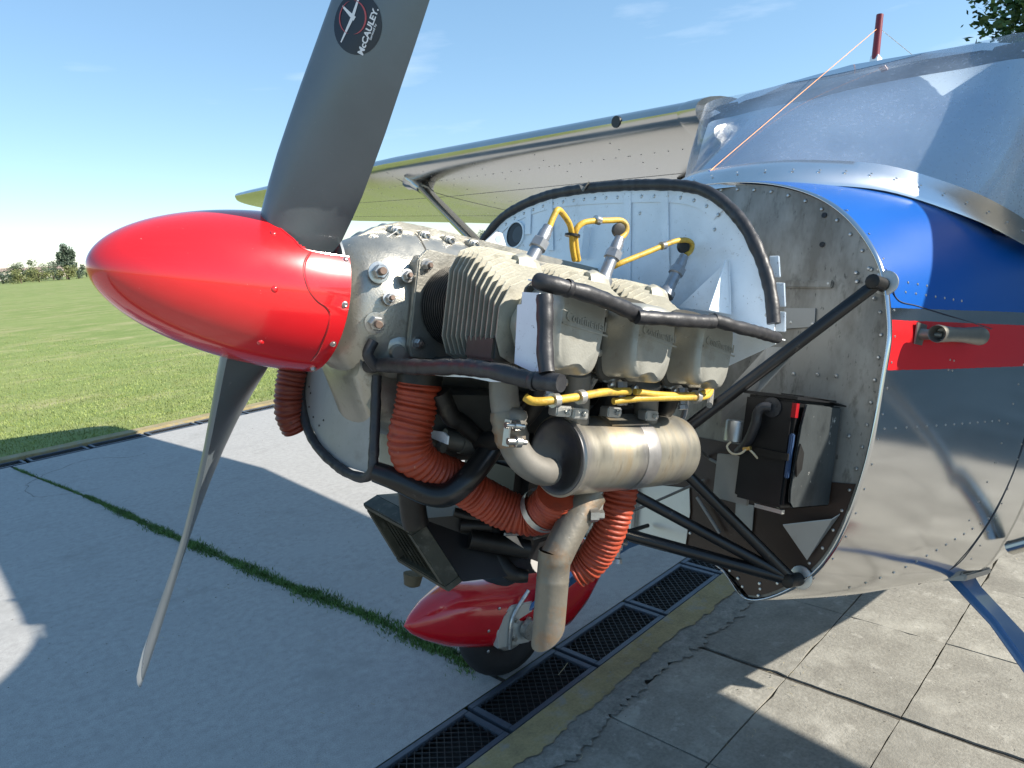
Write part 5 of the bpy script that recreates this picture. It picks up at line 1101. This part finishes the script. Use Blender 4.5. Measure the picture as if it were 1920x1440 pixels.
# ---------------- accessories behind the engine, mount, firewall equipment
mb = MB(); mb.rings([sec(.72, .11, .10, -.17, ex=.6), sec(.80, .11, .10, -.17, ex=.6), sec(.83, .09, .08, -.15, ex=.6)]); part('accessory_case', mb, DARK, air, smooth=45)
for y_, z_ in ((-.13, -.06), (.13, -.06)): mb = MB(); mb.lathe((.74, y_, z_), (1, 0, 0), [(0, .045), (.06, .045), (.07, .055), (.13, .055), (.14, .03)], 24); part('magneto', mb, BLACK, air)
U = Vector((1.030, -0.452, 0.170)); Lw = Vector((1.030, -0.361, -0.456))
def mt(a, b, r, label=None): mb = MB(); mb.tube([a, b], r, 14); o = part('mount_tube', mb, MOUNT, air, label=label); return o
mt(U, (0.819, -0.200, -0.163), .0125, 'black engine mount tube from the upper firewall bolt'); mt(Lw, (0.777, -0.120, -0.320), .0118, 'lower black mount tube, upper of the pair'); mt(Lw, (0.770, -0.080, -0.407), .0135, 'lowest black mount tube with a paler grey end')
mt(Lw, (0.833, -0.200, -0.256), .0118); 
for s_ in (1,): mt((U.x, -U.y, U.z), (.82, .2, -.16), .0125); mt((Lw.x, -Lw.y, Lw.z), (.82, .12, -.33), .0118)
mt((0.819, -0.200, -0.163), (.80, .2, -.16), .0125)
for P_, nm in ((U, 'mount_bolt'), (Lw, 'mount_bolt')):
    mb = MB(); mb.lathe(P_+Vector((.028, -.004, .004)), (-1, 0, 0), [(0, .025), (.004, .025), (.005, .022)], 24); mb.cur = 1; mb.lathe(P_+Vector((.022, 0, 0)), (-1, 0, 0), [(0, .0145), (.045, .0145), (.047, .010)], 12)
    part(nm, mb, [ZINC, DARK], air, smooth=35)
# battery box
BX0, BX1, BY0, BY1, BZ0, BZ1 = .885, 1.057, -.400, -.285, -.290, -.078
mb = MB(); mb.box((BX0, BY0+.006, BZ0), (BX1, BY1, BZ1)); bx = part('battery_box', mb, BLACK, air, bevel=.006, label='black battery box on the firewall with flaking side')
mb = MB(); P_ = [(BX0+.022, BZ0+.002), (BX0+.008, BZ0+.014), (BX0+.004, BZ0+.04), (BX0+.012, BZ1-.05), (BX0+.022, BZ1-.004), (BX1-.006, BZ1-.006), (BX1-.004, BZ0+.002)]
mb.plate([(x, BY0, z) for x, z in P_], (0, -1, 0), .005); part('flaked_side', mb, BATT, bx, smooth=0, bevel=.003)
mb = MB(); mb.box((BX0-.004, BY0+.001, BZ1+.001), (BX1-.02, BY1+.004, BZ1+.007)); mb.plate([(BX0+.02, BY0+.001, BZ1+.007), (BX0+.12, BY0+.001, BZ1+.004), (BX0+.17, BY0-.012, BZ1-.004), (BX0+.17, BY0+.03, BZ1-.004), (BX0+.02, BY0+.05, BZ1+.007)], (0, 0, 1), .003); part('box_lid', mb, BLACK, bx, smooth=0)
mb = MB(); mb.box((BX0-.0008, BY0+.003, BZ1-.034), (BX0+.010, BY0+.012, BZ1-.006)); part('battery_case', mb, mat('battery_red', (.30, .006, .010), .3), bx)
mb = MB(); mb.box((BX0-.0015, BY0+.0015, BZ0+.06), (BX0+.008, BY0+.010, BZ1-.065)); part('battery_case', mb, mat('battery_blue', (.03, .06, .13), .4), bx, bevel=.002)
mb = MB(); z_ = -.19; mb.box((BX0-.006, BY0+.004, z_-.006), (BX0-.001, BY0+.075, z_+.008)); mb.plate([(BX0+.010, BY0-.007, z_+.03), (BX0+.028, BY0-.007, z_+.012), (BX0+.028, BY0-.007, z_-.02), (BX0+.012, BY0-.007, z_-.035), (BX0+.004, BY0-.007, z_-.005)], (0, -1, 0), .003); part('latch', mb, DARK, bx, smooth=0)
mb = MB(); mb.box((BX0+.01, BY0+.01, BZ0-.012), (BX0+.02, BY0+.07, BZ0-.004)); part('foot_clip', mb, ZINC, bx)
# grey duct plate, can, black hose, ground wire
mb = MB(); mb.plate([(0.930, -0.291, 0.023), (0.950, -0.352, 0.027), (0.920, -0.289, -0.076), (0.920, -0.294, -0.144), (0.920, -0.211, -0.156), (0.920, -0.210, -0.085)], (1, 0, 0), .003); mb.plate([(0.915, -0.216, -0.213), (0.915, -0.294, -0.206), (0.915, -0.300, -0.307), (0.915, -0.218, -0.307)], (1, 0, 0), .01); part('duct_plate', mb, STRAP, air, smooth=0, bevel=.001)
mb = MB(); mb.lathe((0.900, -0.263, -0.181), (0, 0, 1), [(0, .018), (.002, .022), (.042, .022), (.045, .020), (.046, .012)], 24); part('relay_can', mb, ZINC, air)
mb = MB(); mb.tube([(0.875, -0.350, -0.098), (0.868, -0.336, -0.100), (0.866, -0.328, -0.113), (0.868, -0.325, -0.135), (0.880, -0.306, -0.173), (0.890, -0.282, -0.199)], .0095, 12); part('rubber_hose', mb, RUBBER, air)
mb = MB(); mb.lathe((0.885, -0.347, -0.098), (-1, 0, 0), [(0, .020), (.003, .020), (.004, .012)], 20); part('grommet', mb, RUBBER, air)
mb = MB(); mb.tube([(0.870, -0.274, -0.179), (0.865, -0.270, -0.190), (0.862, -0.285, -0.201), (0.862, -0.304, -0.198), (0.865, -0.317, -0.184)], .0022, 8); part('ground_wire', mb, mat('wire_cream', (.55, .48, .34), .5), air)
mb = MB(); mb.lathe((0.866, -0.319, -0.185), (.0, -1, .3), [(-.012, .004), (.004, .004)], 8); part('terminal', mb, mat('brass', (.55, .38, .12), .35, .8), air)
mb = MB(); mb.lathe((0.829, -0.050, -0.449), (0, 0, -1), [(0, .010), (.012, .010), (.014, .006), (.030, .006), (.032, .011), (.042, .013), (.044, .006)], 12); mb.tube([(0.810, -0.050, -0.441), (0.851, -0.050, -0.448)], .008, 10); part('drain_valve', mb, PLUG, air)
# paler grey sleeve over one end of the lowest mount tube
a, b = Vector((0.772, -0.081, -0.408)), Lw; mb = MB(); p = a.lerp(b, .30); mb.tube([a.lerp(b, .02), p], .01365, 14); part('pale_tube_end', mb, mat('tube_pale_grey', (.10, .10, .105), .25, .4), air)
wheel_side(-1, 'near wheel fairing', 'near main wheel tyre')

# ---------------- small lines, cables and fittings
def cable(name, pts, r, m_, n=8): mb = MB(); mb.tube(pts, r, n); return part(name, mb, m_, air)
WIRE = mat('wire_grey', (.16, .155, .14), .6, 0, .2, 30); BRAID = mat('braided_line', (.24, .235, .22), .5, .5, .3, 220, bump=.5, bscale=420); CREAM = mat('wire_cream', (.55, .48, .34), .5)
for i_, cx in enumerate(CX_):   # intake pipes and drain tubes under the cylinders
    cable('intake_pipe', [(cx+.045, -.13, -.21), (cx+.045, -.22, -.19), (cx+.040, -.30, -.12), (cx+.038, -.31, -.06)], .0165, DARK, 12)
    mb = MB(); mb.lathe((cx+.0385, -.308, -.082), (0, -.05, 1), [(0, .0215), (.012, .0215)], 14); part('hose_clamp', mb, ZINC, air)
    if i_: cable('oil_drain_tube', [(cx-.035, -.34, -.075), (cx-.035, -.30, -.115), (cx-.030, -.16, -.14)], .0055, BRAID)
    mb = MB(); mb.lathe((cx+.012, -.352, -.078), (0, -.2, -1), [(0, .009), (.010, .009), (.011, .0065), (.028, .0065), (.029, .0085), (.036, .0085)], 6); part('lower_plug', mb, PLUG, air)
cable('braided_line', [(0.750, -0.295, -0.107), (1.045, -0.100, -0.029), (1.020, -0.185, 0.036), (1.050, -0.212, 0.089)], .0060, BRAID)
cable('control_cable', [(0.960, -0.120, -0.205), (1.060, -0.100, -0.246), (0.990, -0.219, -0.248), (1.050, -0.301, -0.262)], .0036, WIRE); cable('control_cable', [(0.518, -0.100, -0.401), (0.674, -0.060, -0.394), (0.913, 0.000, -0.392), (1.050, -0.100, -0.297)], .0032, WIRE)
cable('wire', [(0.866, -0.320, -0.186), (0.900, -0.331, -0.214), (0.950, -0.321, -0.255), (1.050, -0.297, -0.321)], .0024, CREAM)
cable('fuel_line', [(0.476, -0.090, -0.421), (0.588, -0.050, -0.463), (0.801, 0.020, -0.466), (1.040, 0.040, -0.442)], .0052, DARK)
cable('vent_tube', [(0.697, -0.250, -0.126), (0.692, -0.260, -0.099), (0.691, -0.280, -0.087), (0.723, -0.260, -0.128), (0.733, -0.240, -0.157)], .0058, PLUG)
for p in ((1.055, -0.209, 0.090), (1.055, -0.299, -0.262), (1.055, -0.134, 0.037)):
    mb = MB(); mb.lathe(Vector(p)+Vector((.004, 0, 0)), (-1, 0, 0), [(0, .013), (.004, .013), (.005, .008), (.016, .007)], 14); part('grommet', mb, RUBBER, air)
# safety wire on the nose bolts
sw = [(0.140, -0.040, 0.103), (0.161, -0.040, 0.110), (0.181, -0.040, 0.125)]; cable('safety_wire', sw, .0009, STEEL, 5)
# torn notch flap on the arched seal and cracks in the side seals
mb = MB(); a = Vector((0.692, 0.051, 0.322)); mb.plate([a+Vector((-.010, .012, .010)), a+Vector((-.012, -.002, -.006)), a+Vector((-.010, -.016, .014)), a+Vector((-.006, -.004, .004))], (1, 0, 0), .004); part('torn_flap', mb, mat('seal_inside', (.22, .21, .19), .7), air, smooth=0)
for p, d in (((0.194, -0.450, 0.035), (1, 0, -.25)), ((0.328, -0.450, 0.019), (1, 0, -.2)), ((0.503, -0.452, 0.031), (1, 0, -.1)), ((0.162, -0.445, -0.085), (0, -1, -.1))):
    mb = MB(); d = Vector(d).normalized(); mb.lathe(Vector(p)-d*.005, d, [(0, .0112), (.003, .0122), (.007, .0120), (.010, .0110)], 14, (False, False)); part('seal_joint', mb, RUBBER, air)
# bolts on the risers' flanges, hose clip screws and label plate on the muffler strap
mb = MB(); mb.lathe(m0+md*ml*.56, md, [(-.016, .0636), (-.014, .0640), (.014, .0640), (.016, .0636)], 48, (False, False)); part('muffler_strap', mb, mat('strap_heat_tint', (.36, .35, .345), .42, .8, .2, 30), mu, smooth=50)
# oil filter screen housing, starter and generator shapes in the dark below the bank
mb = MB(); mb.lathe((.66, -.10, -.12), (0, -1, -.1), [(0, .04), (.10, .04), (.105, .032), (.12, .02)], 22); part('starter', mb, DARK, air)
mb = MB(); mb.lathe((.62, -.18, -.20), (1, 0, 0), [(0, .036), (.11, .036), (.115, .028), (.13, .012)], 22); part('generator', mb, DARK, air)

# ================================================================== background: trees, bushes, houses
def leaf_mat(name, c, v=.35):
    m = mat(name, c, .6, 0, v, 1.3, spots=[(3.5, .5, .72, tuple(min(1, q*1.7) for q in c), .7)]); return m
BARK = mat('bark', (.09, .07, .05), .9, 0, .3, 6, bump=.5, bscale=20)
def foliage(center, radii, n, size, m, name, parent, clumps=14, seed=1):
    rnd = random.Random(seed); V = []; Fc = []; C3 = []
    for _ in range(clumps):
        while True:
            d = Vector((rnd.uniform(-1, 1), rnd.uniform(-1, 1), rnd.uniform(-1, 1)))
            if d.length < 1: break
        C3.append((Vector((d.x*radii[0]*.72, d.y*radii[1]*.72, d.z*radii[2]*.72)), rnd.uniform(.25, .48)))
    for _ in range(n):
        c, k = rnd.choice(C3); d = Vector((rnd.gauss(0, 1), rnd.gauss(0, 1), rnd.gauss(0, 1))).normalized()*(rnd.random()**.4)
        p = Vector(center)+c+Vector((d.x*radii[0]*k, d.y*radii[1]*k, d.z*radii[2]*k*.9)); s = size*rnd.uniform(.6, 1.35)
        u = Vector((rnd.gauss(0, 1), rnd.gauss(0, 1), rnd.gauss(0, .6))).normalized(); v = u.cross(Vector((rnd.gauss(0, 1), rnd.gauss(0, 1), rnd.gauss(0, 1)))).normalized()
        o = len(V); V += [p-u*s*.5, p+v*s*.26, p+u*s*.5, p-v*s*.26]; Fc.append((o, o+1, o+2, o+3))
    me = bpy.data.meshes.new(name); me.from_pydata([tuple(q) for q in V], [], Fc); me.materials.append(m); return link(name, me, parent)
def tree(name, label, loc, h, rad, m, n, leaf, seed, group=None, cat='tree', trunk=.4, clumps=16, zr=None):
    t = thing(name, label, cat, loc, 0, group); rnd = random.Random(seed)
    mb = MB(); mb.tube([(0, 0, -.1), (.03*h*rnd.uniform(-1, 1), .02*h, h*trunk*.6), (.03*h*rnd.uniform(-1, 1), 0, h*.8)], [h*.035, h*.022, h*.008], 8)
    for _ in range(7):
        a = rnd.uniform(0, 2*pi); z0 = h*rnd.uniform(trunk*.7, .65); mb.tube([(0, 0, z0), (cos(a)*rad*.45, sin(a)*rad*.45, z0+h*.12), (cos(a)*rad*.8, sin(a)*rad*.8, z0+h*.2)], [h*.014, h*.005], 6)
    part('trunk', mb, BARK, t); zr = zr or h*(1-trunk)*.55
    foliage((0, 0, h*trunk+zr*.85), (rad, rad, zr), n, leaf, m, 'crown', t, clumps, seed); return t
def bush(label, loc, rad, h, m, n, leaf, seed, group):
    t = thing('bush', label, 'bush', loc, 0, group); h *= 1.45; foliage((0, 0, h*.45), (rad*1.15, rad*.8, h*.58), n, leaf, m, 'crown', t, 10, seed)
    mb = MB(); mb.tube([(0, 0, -.05), (0, 0, h*.5)], [h*.05, h*.02], 6); part('trunk', mb, BARK, t); return t
LG = leaf_mat('leaves_mid', (.12, .155, .085)); LD = leaf_mat('leaves_dark', (.075, .105, .07)); LB = leaf_mat('leaves_bright', (.035, .085, .018)); LO = leaf_mat('leaves_olive', (.15, .165, .06))
def far(px, dist):   # ground point along the far field, heading of a photo column
    v = f_+r2*((px-960)/1390.3)-u2*((506-.062*(px-80)-720)/1390.3); v.z = 0; v.normalize(); return Vector((CAM_LOC.x, CAM_LOC.y, .012))+v*dist
tree('tree', 'tall slender tree behind the bushes on the far side of the field', far(124, 170), 7.0, 2.0, LD, 4200, .4, 3, None, 'tree', .22, 18, 3.0)
GR = 'bushes along the far side of the field'
bush('dark bush under the tall far tree, on its left', far(108, 165), 1.7, 2.6, LD, 1500, .28, 11, GR); bush('light green bush under the tall far tree', far(126, 160), 1.9, 2.5, LO, 1700, .26, 12, GR); bush('dark bush right of the tall far tree, touching the spinner', far(145, 166), 1.8, 2.6, LD, 1500, .28, 13, GR)
bush('rounded green bush behind the low olive hedge', far(42, 172), 2.4, 3.0, LG, 1900, .28, 14, GR); bush('feathery bush right of the rounded one', far(58, 170), 1.8, 2.9, LG, 1400, .28, 15, GR)
bush('low olive bush, left half of the pair by the far field edge', far(36, 150), 2.3, 1.7, LO, 1700, .22, 16, GR); bush('low olive bush, right half of the pair by the far field edge', far(70, 152), 2.3, 1.8, LO, 1700, .22, 17, GR); bush('bush at the left edge of the photo', far(2, 165), 2.2, 1.9, LD, 1500, .26, 18, GR)
bush('hazy bush seen under the far wing, right of the strut', far(908, 150), 2.6, 3.6, LG, 1900, .3, 19, GR); bush('bush seen under the far wing, left of the strut foot', far(884, 150), 2.2, 3.0, LG, 1700, .3, 20, GR)
FARB = [(15, 175), (84, 190), (98, 178), (160, 185), (870, 170), (925, 165)]
for i_, (px_, d_) in enumerate(FARB): bush(['hedge clump left of the rounded bush, beyond the low olive pair', 'hedge clump in front of the pinkish house', 'small clump left of the dark bush under the tall tree', 'clump beyond the spinner tip', 'clump under the wing left of the strut foot', 'clump under the wing beside the baffle'][i_], far(px_, d_), 2.6, 1.6+.5*(i_%3), (LG, LD, LG)[i_%3], 1300, .26, 50+i_, GR)
WALLM = mat('house_wall', (.55, .50, .45), .8, 0, .1, 1); ROOFM = mat('house_roof', (.30, .22, .18), .8, 0, .1, 1); WINM = mat('house_window', (.05, .06, .07), .3)
def house(label, loc, L_, W_, H_, wm):
    t = thing('house', label, 'house', loc, radians(20), 'houses beyond the far field')
    mb = MB(); mb.box((-L_/2, -W_/2, -.2), (L_/2, W_/2, H_)); part('wall', mb, wm, t, smooth=0)
    mb = MB(); e = .4; mb.rings([[(-L_/2-e, -W_/2-e, H_), (-L_/2-e, W_/2+e, H_), (-L_/2-e, 0, H_+.9)], [(L_/2+e, -W_/2-e, H_), (L_/2+e, W_/2+e, H_), (L_/2+e, 0, H_+.9)]]); part('roof', mb, ROOFM, t, smooth=0)
    for x in (-L_*.28, L_*.28): mb = MB(); mb.box((x-.5, -W_/2-.03, .9), (x+.5, -W_/2+.02, 2.0)); part('window', mb, WINM, t, smooth=0)
house('pale house at the left edge beyond the field', far(6, 240), 7, 6, 2.4, WALLM); house('pinkish house between the bushes beyond the field', far(88, 260), 8, 6, 2.3, mat('house_wall_pink', (.55, .46, .42), .8, 0, .1, 1)); house('low house behind the rounded bush beyond the field', far(22, 270), 9, 6, 2.3, WALLM)
# tall tree behind the wing, upper right corner
tree('tree', 'large dark green tree rising behind the wing in the upper right corner', (17.6, 2.5, 0), 9.0, 2.5, LB, 26000, .17, 41, None, 'tree', .38, 42, 3.0)

# hangar across the apron, out of the picture behind the viewer: its shaded doors are mirrored in the polished skin
HW = mat('hangar_sheet', (.22, .25, .28), .6, .1, .12, .8); HD_ = mat('hangar_door', (.18, .215, .25), .55, .1, .12, .8)
hg = thing('hangar', 'long grey sheet-metal hangar across the apron, seen only mirrored in the polished skin', 'hangar', gp(19.6, -6.4), TH)
mb = MB(); mb.box((-11, -12, -.05), (13, 0, 4.6)); part('wall', mb, HW, hg, smooth=0)
mb = MB(); mb.rings([[(-11.3, -12.4, 4.6), (-11.3, .3, 4.6), (-11.3, -6, 6.2)], [(13.3, -12.4, 4.6), (13.3, .3, 4.6), (13.3, -6, 6.2)]]); part('roof', mb, HW, hg, smooth=0)
for i_ in range(7):
    mb = MB(); mb.box((-10+3*i_+.04, .003, .02), (-7+3*i_-.04, .08, 4.2)); d_ = part('door_panel', mb, HD_, hg, smooth=0)
